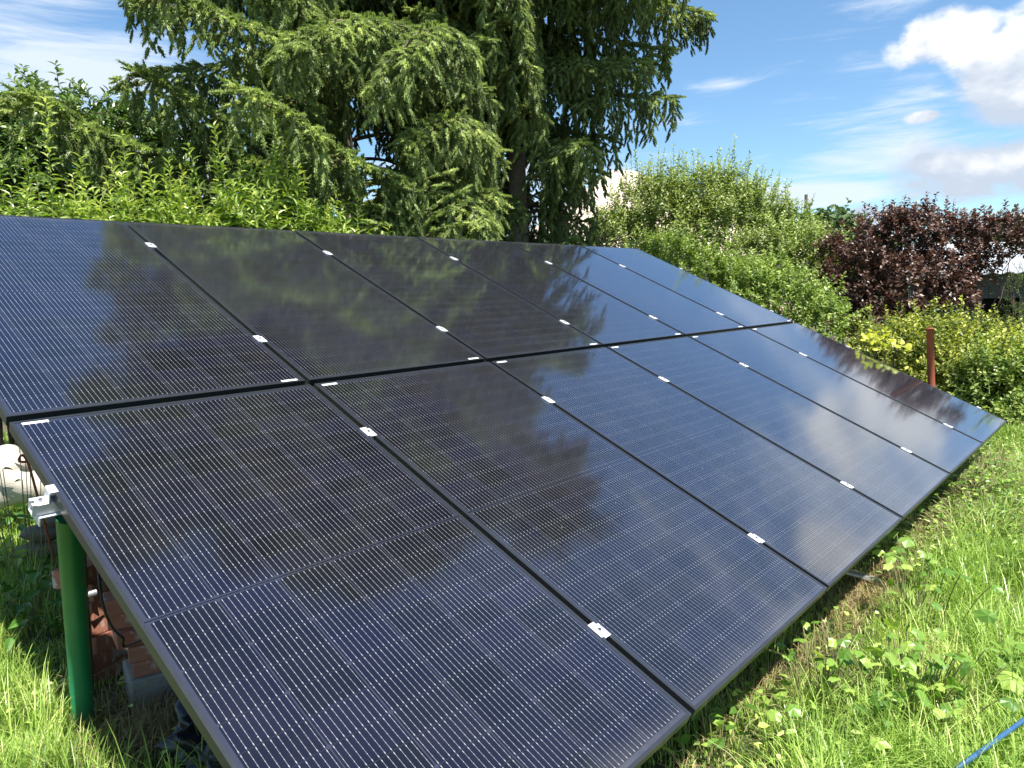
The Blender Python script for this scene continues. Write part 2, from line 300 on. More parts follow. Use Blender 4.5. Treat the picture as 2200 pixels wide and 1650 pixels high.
def tag(o, label=None, cat=None, group=None, kind=None):
    if label: o['label'] = label
    if cat: o['category'] = cat
    if group: o['group'] = group
    if kind: o['kind'] = kind
    return o
def empty(name, loc, label, cat, group=None):
    o = bpy.data.objects.new(name, None); COL.objects.link(o); o.location = loc; o.empty_display_size = 0.1
    return tag(o, label, cat, group)
def bevel(o, w, seg=2):
    b = o.modifiers.new('bevel', 'BEVEL'); b.width = w; b.segments = seg; b.limit_method = 'ANGLE'; return o
def norm(a): return a/(np.linalg.norm(a, axis=-1, keepdims=True)+1e-9)
def frames(D, up=None):
    D = norm(D); n = len(D)
    up = np.tile([0, 0, 1.], (n, 1)) if up is None else up
    S = np.cross(D, up); bad = np.linalg.norm(S, axis=1) < 0.05; S[bad] = np.cross(D[bad], [1., 0.2, 0]); S = norm(S)
    return D, S, np.cross(S, D)

LEAF_FULL = (np.array([(0, 0, 0), (.28, -.40, .10), (.28, 0, 0), (.28, .40, .10), (.62, -.36, .04), (.62, 0, -.05), (.62, .36, .04), (1, 0, -.16)]),
             [np.array([(0, 2, 1), (0, 3, 2), (7, 4, 5), (7, 5, 6)]), np.array([(1, 2, 5, 4), (2, 3, 6, 5)])])
LEAF_MINI = (np.array([(0, 0, 0), (.45, -.5, .08), (.5, 0, -.02), (.45, .5, .08), (1, 0, -.12)]), [np.array([(0, 2, 1), (0, 3, 2), (1, 2, 4), (2, 3, 4)])])
_lob = [(0, 0, 0)]
for k, (a, q) in enumerate([(-155, .50), (-125, .66), (-100, .58), (-70, .76), (-38, .66), (0, .92), (38, .66), (70, .76), (100, .58), (125, .66), (155, .50)]):
    _lob.append((math.cos(R(a))*q*.60+.32, math.sin(R(a))*q*.70, -.16*q*(1 if k % 2 else .3)))
LEAF_LOBED = (np.array([(0, 0, 0), (.30, 0, .04)]+_lob[1:]), [np.array([(1, k, k+1) for k in range(2, 12)]+[(0, 1, 2), (0, 12, 1)])])
_rd = [(.5+.5*math.cos(a)*-1, .5*math.sin(a), -.05*abs(math.sin(a))) for a in np.linspace(0, 2*math.pi, 9)[:-1]]
LEAF_ROUND = (np.array([(.5, 0, .04)]+_rd), [np.array([(0, 1+k, 1+(k+1) % 8) for k in range(8)])])
def leaves(mb, P, D, Nn, L, W, tmpl, r):
    """one leaf per row: base P, direction D, surface normal Nn"""
    T, Fs = tmpl; n = len(P)
    if n == 0: return
    D = norm(D); S = norm(np.cross(D, Nn)+1e-6); U = np.cross(S, D)
    L = np.broadcast_to(L, (n,)); W = np.broadcast_to(W, (n,))
    V = P[:, None]+D[:, None]*(T[None, :, 0, None]*L[:, None, None])+S[:, None]*(T[None, :, 1, None]*W[:, None, None])+U[:, None]*(T[None, :, 2, None]*L[:, None, None])
    off = (np.arange(n)*len(T))[:, None, None]
    mb.add(V.reshape(-1, 3), [(f[None]+off).reshape(-1, f.shape[1]) for f in Fs], np.repeat(r, len(T)))

# ------------------------------------------------------------------ ground and grass
def hgt(x, y): return 0.018*np.sin(x*1.7+y*0.9)+0.012*np.sin(x*0.8-y*2.3)
xs = np.r_[-300, -80, -20, np.arange(-5, 16.1, 0.35), 24, 60, 150, 400]; ys = np.r_[-300, -80, -20, np.arange(-5, 12.1, 0.35), 20, 40, 100, 400]
gx, gy = np.meshgrid(xs, ys, indexing='ij'); gz = hgt(gx, gy)*np.exp(-((gx-4)/20)**2-((gy-2)/20)**2)-0.02
nx, ny = gx.shape; i, j = np.meshgrid(np.arange(nx-1), np.arange(ny-1), indexing='ij'); q = (i*ny+j).ravel()
gm = MB().add(np.stack([gx, gy, gz], -1).reshape(-1, 3), np.stack([q, q+ny, q+ny+1, q+1], -1))
tag(gm.build('ground', M['ground'], smooth=True), 'grassy garden soil under and around the solar panels', kind='structure')

def vis(P, m=260):
    x, y, z = pix(P); return (z > 0.3) & (x > -m) & (x < 2200+m) & (y > 300) & (y < 1650+m)
def blades(mb, P, H, Wd, lean, rcol, curl=1.0):
    n = len(P); a = rng.uniform(0, 2*math.pi, n); d = np.stack([np.cos(a), np.sin(a), np.zeros(n)], 1)
    d = norm(d+lean*0.9); s = np.stack([-d[:, 1], d[:, 0], np.zeros(n)], 1)
    H = H[:, None]; bend = rng.uniform(0.15, 1.0, n)[:, None]*curl
    ts = (0, .4, .75, 1.0); V = []
    for t in ts:
        c = P+np.array([0, 0, 1.])*H*(t-0.45*bend*t*t)+d*H*bend*t*t*0.75
        w = Wd[:, None]*(1-t)**0.6*0.5*(1 if t < 1 else 0)
        if t < 1: V += [c-s*w, c+s*w]
        else: V += [c]
    V = np.stack(V, 1); off = (np.arange(n)*7)[:, None, None]
    Q = np.array([(0, 1, 3, 2), (2, 3, 5, 4)]); Tn = np.array([(4, 5, 6)])
    mb.add(V.reshape(-1, 3), [(Q[None]+off).reshape(-1, 4), (Tn[None]+off).reshape(-1, 3)], np.repeat(rcol, 7))
def lowfreq(P, s, ph): return 0.5+0.25*(np.sin(P[:, 0]*s+ph)+np.sin(P[:, 1]*s*1.3+ph*2+P[:, 0]*s*.7))
def scatter(n, x0, x1, y0, y1):
    P = np.stack([rng.uniform(x0, x1, n), rng.uniform(y0, y1, n), np.zeros(n)], 1); P[:, 2] = hgt(P[:, 0], P[:, 1])-0.02
    return P[vis(P)]
gmb = MB()
for (n, reg, hs, ws) in ((80000, (1.1, 5.5, -1.8, .9), (.06, .18), (.0035, .0065)), (80000, (5.0, 9.5, -3.0, 1.2), (.07, .19), (.004, .008)),
                         (46000, (-.9, 1.3, .9, 4.2), (.06, .18), (.0035, .0065)), (80000, (-.9, 3.6, 4.0, 10.0), (.07, .20), (.005, .010)), (9000, (.3, 7, .2, 4.0), (.05, .16), (.003, .006))):
    P = scatter(n, *reg); k = lowfreq(P, 3.1, 1.0)*lowfreq(P, 7.7, 2.0)
    edge = np.clip((P[:, 1]+.30)/.38, 0, 1)*(P[:, 0] > 1.0)*(P[:, 1] < .95)
    h = rng.uniform(*hs, len(P))*(0.42+1.5*k)*(1-.45*edge); w = rng.uniform(*ws, len(P))
    bare = ((P[:, 0]-3.2)**2/1.2+(P[:, 1]-.12)**2/.02 < 1) | ((P[:, 0]-2.45)**2/.10+(P[:, 1]+.30)**2/.02 < 1)
    inb = (P[:, 0] > .16) & (P[:, 0] < 1.3) & (P[:, 1] > 1.2) & (P[:, 1] < 3.3)
    h *= np.where(inb, .55, 1.0); bst = ((P[:, 0]-.50)**2+(P[:, 1]-1.95)**2 < .36**2) | ((P[:, 0]-.36)**2+(P[:, 1]-1.70)**2 < .20**2)
    thin_ = (np.sin(P[:, 0]*2.9+.6)*np.sin(P[:, 1]*4.1+1.3) > .62) & (rng.random(len(P)) < .55)
    keep = ~(bare & (rng.random(len(P)) < .5)) & ~(bst & (rng.random(len(P)) < .92)) & ~(((P[:, 1] > -.02) & (P[:, 0] > 1) & (P[:, 1] < .9)) & (rng.random(len(P)) < .05)) & ~thin_; P, h, w, k = P[keep], h[keep], w[keep], k[keep]
    la = 6.0*np.sin(P[:, 0]*4.3+1)+4*np.cos(P[:, 1]*5.1); lean = np.stack([np.cos(la), np.sin(la), 0*la], 1)*0.7
    blades(gmb, P, h, w, lean, np.clip(rng.normal(.42, .22, len(P))+(rng.random(len(P)) < .10)*.5, 0, 1))
# long arching tussocks
for _ in range(1150):
    if rng.random() < .62: c = np.array([rng.uniform(1.2, 7.5), rng.uniform(-1.6, .0), 0])
    else: c = np.array([rng.uniform(-.6, 2.5), rng.uniform(1.0, 7.5), 0])
    n = 60; P = c+np.c_[rng.normal(0, .05, (n, 2)), np.zeros(n)]; P[:, 2] = hgt(P[:, 0], P[:, 1])-.02
    if not vis(c[None])[0] or (c[0] > .1 and 1.3 < c[1] < 3.0) or (c[0] > 1 and c[1] > -.12 and c[1] < .9): continue
    a = rng.uniform(0, 6.28); ln = np.tile([math.cos(a), math.sin(a), 0], (n, 1))*rng.uniform(.2, 1.2)
    blades(gmb, P, rng.uniform(.14, .36, n)*rng.uniform(.6, 1.05), rng.uniform(.0035, .007, n), ln, np.clip(rng.normal(rng.uniform(.35, .7), .12, n), 0, .9), 1.15)
# clover and small broad leaves woven into the grass
P = np.concatenate([scatter(9000, 1.1, 9.5, -2.2, .8), scatter(9000, -.9, 3.4, .9, 9.0)]); k = lowfreq(P, 2.3, 4.0); P = P[rng.random(len(P)) < k*k*1.3]
P[:, 2] += rng.uniform(.03, .12, len(P)); a = rng.uniform(0, 6.28, len(P)); D = np.stack([np.cos(a), np.sin(a), rng.uniform(-.2, .4, len(P))], 1)
leaves(gmb, P, D, np.tile([0, 0, 1.], (len(P), 1))+rng.normal(0, .35, (len(P), 3)), rng.uniform(.02, .045, len(P)), rng.uniform(.014, .03, len(P)), LEAF_FULL, rng.uniform(.2, .9, len(P)))
tag(gmb.build('grass', M['grass']), 'long green garden grass with clover growing around the panels', kind='stuff')
dmb = MB()
for (cx, cy, sx, sy, n) in ((3.2, .10, .7, .12, 1000), (2.45, -.30, .30, .08, 700), (1.9, .12, .6, .1, 300), (.35, 1.75, .25, .2, 900), (4.6, .05, .6, .12, 500), (2.0, .34, 1.2, .10, 500), (4.5, .34, 1.6, .10, 500), (2.30, -.42, .16, .10, 500), (.45, 1.95, .3, .3, 500)):
    P = np.c_[rng.normal(cx, sx*.6, n), rng.normal(cy, sy*.6, n), np.zeros(n)]; P[:, 2] = hgt(P[:, 0], P[:, 1])-.015
    blades(dmb, P, rng.uniform(.05, .16, n), rng.uniform(.002, .005, n), rng.normal(0, .5, (n, 3))*[1, 1, 0], rng.random(n), 1.7)
tag(dmb.build('dry_grass', M['dry']), 'dry brown grass and thatch along the lower edge of the panels', kind='stuff')

# ------------------------------------------------------------------ solar panels
EY = np.array([0, math.cos(TILT), math.sin(TILT)]); EN = np.array([0, -math.sin(TILT), math.cos(TILT)]); EX = np.array([1., 0, 0])
def slope(x, s, n=0.0): return np.array([x, s*EY[1]+n*EN[1], LOW+s*EY[2]+n*EN[2]])
def mat4(p, flip=False):
    a, b = (-EX, -EY) if flip else (EX, EY)
    return Matrix([[a[i], b[i], EN[i], p[i]] for i in range(3)]+[[0, 0, 0, 1]])
FT = 0.034; LIP = 0.011
lm = MB().box((LIP-.002, LIP-.002, -.0065), (PW-LIP+.002, PL-LIP+.002, -.0015))
fm = MB()
for (x0, y0, x1, y1) in ((0, 0, PW, LIP), (0, PL-LIP, PW, PL), (0, LIP, LIP, PL-LIP), (PW-LIP, LIP, PW, PL-LIP)):
    fm.box((x0, y0, -FT), (x1, y1, 0))
for (x0, y0, x1, y1) in ((LIP, LIP, PW-LIP, .030), (LIP, PL-.030, PW-LIP, PL-LIP)): fm.box((x0, y0, -FT), (x1, y1, -FT+.002))
bm_ = MB().box((.45, PL/2-.05, -.028), (.56, PL/2+.03, -.0066))
lb = MB().box((.030, PL-.025, -.0014), (.108, PL-.0125, -.0008))
ink = MB()
for k in range(14):
    xx = .036+k*.0026; ink.box((xx, PL-.0215, -.0007), (xx+.0010*(1+(k*7 % 3)*.4), PL-.0175, -.0005))
ORD = ['first', 'second', 'third', 'fourth', 'fifth', 'sixth']
LOWL = ['nearest black solar panel in the lower row, beside the green post',
        'second solar panel of the lower row, mirroring a pointed spruce tip',
        'third solar panel of the lower row, blue sky mirrored in it',
        'fourth solar panel of the lower row, pale cloud mirrored near its lower end',
        'fifth solar panel of the lower row, next to the far end panel',
        'far end solar panel of the lower row, grey cloud mirrored in it']
UPL = ['nearest solar panel of the upper row, cut off by the left photo edge',
       'second solar panel of the upper row, dark with mirrored spruce',
       'third solar panel of the upper row, dark mirrored spruce all over',
       'fourth solar panel of the upper row, streaks of blue in mirrored spruce',
       'fifth solar panel of the upper row, half dark spruce half blue sky',
       'far end solar panel of the upper row, mirroring plain blue sky']
first = None
for row in (0, 1):
    for c in range(6):
        x0 = c*SEAM+.01+rng.uniform(-.001, .001); s0 = 0.0 if row == 0 else PL+ROWGAP
        M4 = mat4(slope(x0, s0)) if row == 0 else mat4(slope(x0+PW, s0+PL), True)
        root = empty('solar_panel', (0, 0, 0), (LOWL, UPL)[row][c], 'solar panel', 'black framed solar panels of the array')
        root.matrix_world = M4
        if first is None:
            first = [lm.build('glass_laminate', M['glass'], root), fm.build('frame', M['frame'], root), bm_.build('junction_box', M['back'], root)]
            l_ = lb.build('barcode_label', M['label'], root); k_ = ink.build('barcode', M['ink'], l_); first.append(l_); inkd = k_
        else:
            for o in first:
                d = o.copy(); COL.objects.link(d); d.parent = root
                if o is first[3]:
                    e = inkd.copy(); COL.objects.link(e); e.parent = d
# rails and clamps
RAIL = [lambda x: .388-.0215*x, lambda x: 1.640-.0235*x, lambda x: 2.525-.029*x, lambda x: 3.762-.040*x]
RN = ['lowest', 'second lowest', 'second highest', 'highest']
for k, fr in enumerate(RAIL):
    a = slope(-.045, fr(-.045), -FT-.0205); b_ = slope(6.98, fr(6.98), -FT-.0205); ax = norm(b_-a); bx = norm(np.cross(EN, ax))
    Xm = np.eye(4); Xm[:3, 0] = ax; Xm[:3, 1] = bx; Xm[:3, 2] = EN; Xm[:3, 3] = a; Ln = np.linalg.norm(b_-a)
    mb = MB()
    mb.box((0, -.0195, -.0195), (Ln, -.0165, .0195), Xm); mb.box((0, .0165, -.0195), (Ln, .0195, .0195), Xm)
    mb.box((0, -.0164, -.0195), (Ln, .0164, -.0165), Xm); mb.box((0, -.0164, .0165), (Ln, -.006, .0195), Xm); mb.box((0, .006, .0165), (Ln, .0164, .0195), Xm)
    tag(mb.build('mounting_rail', M['alu']), '%s aluminium mounting rail running under the solar panels' % RN[k], 'rail', 'aluminium rails under the panels')
cm = MB()
cm.prism([(-.0205, -.026), (-.0105, -.026), (-.0105, -.034), (.0205, -.034), (.0205, .022), (.0105, .022), (.0105, .034), (-.0205, .034)], .0006, .0042)
cb = MB(); cb.tube([(0, 0, .0043), (0, 0, .0075)], [.0062, .0062], 12)
cs = MB(); cs.prism([(.0035*math.cos(a), .0035*math.sin(a)) for a in np.linspace(0, 2*math.pi, 7)[:-1]], .0074, .0080)
cw = MB(); cw.box((-.0085, -.030, -.036), (-.0065, .030, .0005)); cw.box((.0065, -.030, -.036), (.0085, .030, .0005))
proto = None
SEAMN = ['first and second', 'second and third', 'third and fourth', 'fourth and fifth', 'fifth and sixth']
for k, fr in enumerate(RAIL):
    rowname = 'lower' if k < 2 else 'upper'; pos = ('lower', 'upper')[k % 2]
    for c in range(1, 6):
        x = c*SEAM; M4 = mat4(slope(x, fr(x)))
        lab = 'silver clamp gripping the %s and %s panels of the %s row, %s one on that seam' % (*SEAMN[c-1].split(' and '), rowname, pos)
        lab = lab.replace('gripping the ', 'between ')
        root = empty('panel_clamp', (0, 0, 0), lab, 'clamp', 'silver mid clamps between the panels'); root.matrix_world = M4 @ Matrix.Rotation(math.pi, 4, 'X') if False else M4
        if proto is None:
            p1 = cm.build('clamp_plate', M['alu'], root); bevel(p1, .0012, 2); p2 = cw.build('clamp_web', M['alu'], root); p3 = cb.build('bolt', M['bolt'], root); p4 = cs.build('hex_socket', M['dark'], p3); proto = (p1, p2, p3, p4)
        else:
            for o in proto[:3]:
                d = o.copy(); COL.objects.link(d); d.parent = root
                if o is proto[2]: e = proto[3].copy(); COL.objects.link(e); e.parent = d
# end clamps
def end_clamp(x, s, sign, label):
    root = empty('end_clamp', (0, 0, 0), label, 'clamp', 'silver end clamps on the outer panel edges'); root.matrix_world = mat4(slope(x, s))
    a = MB()
    def bx(x0, y0, z0, x1, y1, z1): a.box((min(x0*sign, x1*sign), y0, z0), (max(x0*sign, x1*sign), y1, z1))
    bx(-.011, -.020, .0006, .013, .020, .0040); bx(.0105, -.020, -.037, .0135, .020, .0005); bx(.0136, -.020, -.037, .044, .020, -.0335)
    bevel(a.build('clamp_plate', M['alu'], root), .0008)
    b = MB().tube([(.030*sign, 0, -.0334), (.030*sign, 0, -.026)], [.006, .006], 10); b.build('bolt', M['bolt'], root)
end_clamp(.0085, RAIL[1](0)-.004, -1, 'silver end clamp with bolt at the left edge above the green post')
XE = 5*SEAM+.01+PW+.0015
for k, nm in ((0, 'near the lower corner of the lower row'), (1, 'at the upper part of the lower row'), (2, 'at the lower part of the upper row'), (3, 'at the top of the upper row')):
    end_clamp(XE, RAIL[k](XE), 1, 'silver end clamp on the far edge, '+nm)
end_clamp(.0085, RAIL[0](0)-.004, -1, 'silver end clamp on the near left edge close to the bottom')
end_clamp(.0085, RAIL[2](0), -1, 'silver end clamp on the near left edge of the upper row')

# supports
pb = at_z(178, 1540, 0.0); pt = slope(.050, 1.640-.03, -FT-.055)
root = empty('green_post', (float(pb[0]), float(pb[1]), 0), 'round green painted steel post carrying the left end of the panels', 'post')
pp = MB().tube([(pb[0], pb[1], -.08), tuple(pb*.5+pt*.5-np.array([0, 0, .0])), tuple(pt)], [.0365, .0365, .0365], 28).build('pipe', M['green'], root, True, tuple(root.location))
MB().tube([(pb[0], pb[1], -.02), (pb[0], pb[1], .014)], [.052, .050], 24).build('collar', M['galv'], root, False, tuple(root.location))
a4 = np.eye(4); a4[:3, 1] = EY; a4[:3, 2] = EN; a4[:3, 3] = slope(.0, 1.64-.004, -FT-.041)
br = MB().box((-.030, -.026, -.006), (.085, .026, -.0005), a4); br.box((-.030, -.026, -.034), (-.025, .026, -.0065), a4); br.box((.060, -.030, -.040), (.066, .030, -.0065), a4)
bevel(br.build('bracket', M['alu'], root, False, tuple(root.location)), .002)
# slanting black brace pipe behind the green post
b0 = at_y(190, 1455, 2.30); b1 = at_y(172, 1165, 2.22)
root = empty('black_brace', (float(b0[0]), float(b0[1]), 0), 'thin black steel pole standing right behind the green post', 'post')
MB().tube([(b0[0], b0[1], -.05), tuple(b0*.4+b1*.6), tuple(b1+(b1-b0)*.30)], [.019]*3, 16).build('pipe', M['blackpaint'], root, True, tuple(root.location))
cp = at_y(189, 1277, 2.25); MB().tube([tuple(cp-[.028, 0, 0]), tuple(cp+[.030, 0, 0])], [.014, .014], 12).add(*[np.array([[0, 0, 0], [1e-4, 0, 0], [0, 1e-4, 0]])+cp, np.array([[0, 1, 2]])]).build('pipe_clip', M['galv'], root, False, tuple(root.location))
# back leg of the frame further in, seen through the open left side
for (x_, s_) in ((2.9, 1.62), (5.8, 1.60), (2.9, 3.6)):
    t_ = slope(x_, s_, -FT-.042); r_ = empty('support_post', (x_, float(t_[1]), 0), {2.9: 'green steel post under the middle of the array', 5.8: 'green steel post under the far end of the array'}[x_] if s_ < 2 else 'tall green steel post under the upper row', 'post')
    MB().tube([(x_, t_[1], -.08), tuple(t_)], [.033, .033], 20).build('pipe', M['green'], r_, True, tuple(r_.location))
# hanging black cable
q0 = at_y(205, 1180, 1.9); q1 = at_y(232, 1330, 1.85); q2 = at_y(262, 1368, 1.83); q3 = at_y(310, 1372, 1.80)
ctrl = np.array([slope(.12, 1.75, -.05), q0, at_y(216, 1270, 1.87), q1, q2, q3, slope(.75, 1.2, -.06)])
def spline(P, n=10):
    P = np.asarray(P, float); E_ = np.r_[[2*P[0]-P[1]], P, [2*P[-1]-P[-2]]]; o = []
    for i in range(1, len(E_)-2):
        for t in np.linspace(0, 1, n, endpoint=False):
            p0, p1, p2, p3 = E_[i-1:i+3]; o.append(.5*((2*p1)+(-p0+p2)*t+(2*p0-5*p1+4*p2-p3)*t*t+(-p0+3*p1-3*p2+p3)*t**3))
    o.append(P[-1]); return np.array(o)
tag(MB().tube(spline(ctrl), .0045, 8).build('black_cable', M['rubber'], None, True), 'black cable hanging in a loop in front of the bricks', 'cable')
# ------------------------------------------------------------------ bricks and block
bmesh_ = MB()
def brick_mesh():
    n = (7, 4, 3); V = []; 
    m = MB().box((-.125, -.06, 0), (.125, .06, .063)); return m
def put_brick(x, y, z, rot, label, sz=(1, 1, 1), tilt=0):
    o = brick_mesh().build('brick', M['brick']); o.location = (x, y, z); o.rotation_euler = (0, tilt, rot); o.scale = sz
    bevel(o, .004, 2); tag(o, label, 'brick', 'red bricks stacked under the panels'); return o
BX, BY = .50, 2.02
MB().box((-.17, -.12, -.05), (.17, .12, .12)).build('concrete_block', M['concrete']); cb_ = bpy.data.objects['concrete_block']; cb_.location = (BX+.03, BY+.02, 0); cb_.rotation_euler = (0, 0, -.25); bevel(cb_, .012, 3)
tag(cb_, 'rough grey concrete block under the brick stack', 'block')
put_brick(BX-.005, BY-.02, .1215, -.35, 'lowest red brick, lying directly on the grey concrete block')
put_brick(BX-.015, BY-.025, .186, -.40, 'second red brick from the bottom, with a sunlit edge')
put_brick(BX-.05, BY+.01, .2505, -.22, 'third red brick from the bottom of the stack')
put_brick(BX-.055, BY+.03, .315, -.5, 'fourth red brick of the stack, smeared with pale mortar')
put_brick(BX-.07, BY+.03, .3795, -.35, 'topmost red brick of the stack, pale mortar on top')
ON = ['lowest', 'second', 'third', 'fourth', 'fifth', 'sixth', 'topmost']
for k in range(7):
    put_brick(.385+rng.uniform(-.015, .015)-(.03 if k == 6 else 0), 2.38+rng.uniform(-.01, .01), -.02+k*.0765, .35+rng.uniform(-.15, .15), ON[k]+' pinkish brick of the narrow stack hidden behind the green post', (.72 if k < 6 else 1, 1, 1.2))
# ------------------------------------------------------------------ other small things on the ground
def blob(name, c, rad, material, label, cat, seed, n=(28, 18), rough=.18, flat=1.0):
    r_ = np.random.default_rng(seed); U, Vv = n; th = np.linspace(0, 2*math.pi, U, endpoint=False); ph = np.linspace(.02, math.pi-.02, Vv)
    TH, PH = np.meshgrid(th, ph, indexing='ij'); d = np.stack([np.cos(TH)*np.sin(PH), np.sin(TH)*np.sin(PH), np.cos(PH)], -1)
    f = np.ones(TH.shape)
    for k in range(14):
        a = r_.normal(size=3)*r_.uniform(1, 6); f += rough*.35/(1+k*.12)*np.sin(d@a+r_.uniform(0, 6))
    if name == 'plastic_bag':
        for k in range(16):
            a = r_.normal(size=3); a /= np.linalg.norm(a); f += .075*(1-np.abs(np.sin((d@a)*r_.uniform(3, 9)+r_.uniform(0, 6)))*2)*(1/(1+k*.08))
    V = d*f[..., None]*np.array(rad)+[0, 0, 0]; i, j = np.meshgrid(np.arange(U), np.arange(Vv-1), indexing='ij')
    F = np.stack([i*Vv+j, i*Vv+j+1, ((i+1) % U)*Vv+j+1, ((i+1) % U)*Vv+j], -1).reshape(-1, 4)
    o = MB().add(V.reshape(-1, 3), F).build(name, material, None, True); o.location = c; return tag(o, label, cat)
blob('plastic_bag', (.455, 1.385, .06), (.25, .23, .30), M['tarp'], 'crumpled black plastic bag on the grass under the nearest panel', 'bag', 3, (120, 80), .12)
blob('pale_rock', tuple(at_d(15, 1014, 6.3)), (.36, .22, .17), M['stone'], 'large pale flat rock in the sunny grass behind the panels', 'rock', 5, (24, 14), .42)
for k, (px_, py_, y_, h_) in enumerate(((96, 1178, 4.2, .11), (92, 1142, 4.2, .10), (104, 1118, 4.2, .10))):
    p = at_y(px_, py_, y_); 
    o = blob('firewood_log', (0, 0, 0), (.16, .10, .055), M['wood'], ('lowest', 'middle', 'topmost')[k]+' weathered log of the small woodpile behind the green post', 'log', 20+k, (24, 16), .12)
    o.location = (p[0]+.04*k, p[1], p[2]); o.rotation_euler = (0, 0, .4*k-.3); o['group'] = 'weathered logs in a small pile'
p0 = at_y(84, 1080, 3.9); p1 = at_y(62, 1000, 3.9); p2 = at_y(48, 978, 3.9)
st = spline([(p0[0]+.06, p0[1], -.05), tuple(p0), tuple(p1), tuple(p2+[.0, 0, .0]), tuple(p2+[-.02, 0, -.03]), tuple(p2+[.02, 0, -.04]), tuple(p2+[.035, 0, -.01])])
tag(MB().tube(st, .007, 8).build('iron_stake', M['rust'], None, True), 'rusty iron stake with a bent loop at its top', 'stake')
hs = spline([at_z(2210, 1540, .14), at_z(2165, 1572, .14), at_z(2110, 1612, .145), at_z(2060, 1648, .13), at_z(2015, 1680, .10), at_z(1960, 1740, .02)])
tag(MB().tube(hs, .0075, 10).build('garden_hose', M['blue'], None, True), 'blue garden hose lying in the grass', 'hose')
pl = MB().box((-.05, -.09, 0), (.05, .09, .012)).build('slate_piece', M['galv']); c_ = at_z(1848, 1238, .03); pl.location = tuple(c_); pl.rotation_euler = (.25, .1, .6); tag(pl, 'small grey tile lying in the grass under the lower panel edge', 'tile')
rp0 = at_d(2001, 825, 8.35); rp1 = at_d(1998, 706, 8.35)
root = empty('rusty_pole', (float(rp0[0]), float(rp0[1]), 0), 'rusty red brown steel pole standing in front of the hedge', 'pole')
MB().tube([(rp0[0], rp0[1], -.1), tuple(rp0), tuple(rp1)], [.034]*3, 16).build('pipe', M['rust'], root, True, tuple(root.location))
MB().tube([tuple(rp1+[0, 0, .0005]), tuple(rp1+[0, 0, .012])], [.036, .030], 16).build('cap', M['rust'], root, True, tuple(root.location))

# ------------------------------------------------------------------ buildings
def house(name, c, rot, w, d, h, rh, wall_m, roof_m, label, cat):
    root = empty(name, c, label, cat); root.rotation_euler = (0, 0, rot)
    b = MB().box((-w/2, -d/2, 0), (w/2, d/2, h)); 
    b.add([(-w/2, -d/2, h), (w/2, -d/2, h), (0, -d/2, h+rh)], np.array([(0, 1, 2)])); b.add([(-w/2, d/2, h), (w/2, d/2, h), (0, d/2, h+rh)], np.array([(1, 0, 2)]))
    b.build('wall', wall_m, root)
    r_ = MB(); e = .35; k = rh/(w/2)
    for s in (-1, 1):
        V = []
        for (x, z) in ((0, h+rh), (s*(w/2+e), h-e*k)):
            for y in (-d/2-e, d/2+e):
                for t in (.02, .14): V.append((x, y, z+t))
        r_.add(V, np.array([(0, 1, 3, 2), (4, 6, 7, 5), (0, 4, 5, 1), (2, 3, 7, 6), (1, 5, 7, 3), (0, 2, 6, 4)]))
    r_.build('roof', roof_m, root); return root
hp = at_d(1338, 366, 34); H_h, H_r = 3.0, hp[2]-3.0
hroot = empty('farm_house', (float(hp[0]), float(hp[1]), 0), 'pale tan hip roofed house standing far behind the shrubs', 'house'); hroot.rotation_euler = (0, 0, -R(57.4)+R(20))
hw = 5.6; MB().box((-hw, -hw, 0), (hw, hw, H_h)).build('wall', M['plaster'], hroot)
e = hw+.4; rfm = MB(); rfm.add([(-e, -e, H_h-.2), (e, -e, H_h-.2), (e, e, H_h-.2), (-e, e, H_h-.2), (-.5, 0, H_h+H_r), (.5, 0, H_h+H_r)], [np.array([(0, 1, 5, 4), (2, 3, 4, 5)]), np.array([(1, 2, 5), (3, 0, 4)])]); rfm.add([(-e, -e, H_h-.2), (e, -e, H_h-.2), (e, e, H_h-.2), (-e, e, H_h-.2)], np.array([(3, 2, 1, 0)]))
rfm.build('roof', M['roofpale'], hroot)
w_ = MB().box((-.9, -hw-.03, H_h-2.2), (.9, -hw-.002, H_h-.9)).build('window', M['white'], hroot); MB().box((-.8, -hw-.045, H_h-2.1), (-.04, -hw-.031, H_h-1.0)).box((.04, -hw-.045, H_h-2.1), (.8, -hw-.031, H_h-1.0)).build('pane', M['pane'], w_)
# shed
sp_ = at_d(2165, 690, 19.0); sroot = empty('wooden_shed', (float(sp_[0]), float(sp_[1]), 0), 'dark weathered wooden shed with a pale corrugated roof', 'shed'); sroot.rotation_euler = (0, 0, -R(83)+.12); sroot.scale = (1.27, 1.27, 1.27)
W0, H0 = 2.9, 1.15
b = MB()
dx0, dx1, dz0, dz1 = -.385, .145, .50, .95
for k in range(20):
    x = -W0/2+k*W0/20; t = rng.uniform(0, .006)
    if x+W0/20 > dx0 and x < dx1:
        b.box((x, -.02-t, 0), (x+W0/20-.006, 0, dz0)); b.box((x, -.02-t, dz1), (x+W0/20-.006, 0, H0+.2))
    else: b.box((x, -.02-t, 0), (x+W0/20-.006, 0, H0+.2-(.0 if abs(x) < 9 else 0)))
b.box((-W0/2, .01, 0), (-W0/2+.03, 2.4, H0)); b.box((W0/2-.03, .01, 0), (W0/2, 2.4, H0)); b.box((-W0/2+.03, 2.37, 0), (W0/2-.03, 2.4, H0))
b.build('wall', M['shedwood'], sroot)
hm = MB().box((dx0-.03, -.05, dz0-.05), (dx1+.03, -.03, dz0-.001)); hm.box((dx0-.05, -.05, dz0), (dx0, -.03, dz1)); hm.box((dx1, -.05, dz0), (dx1+.05, -.03, dz1))
hm.build('hatch_frame', M['wood'], sroot)
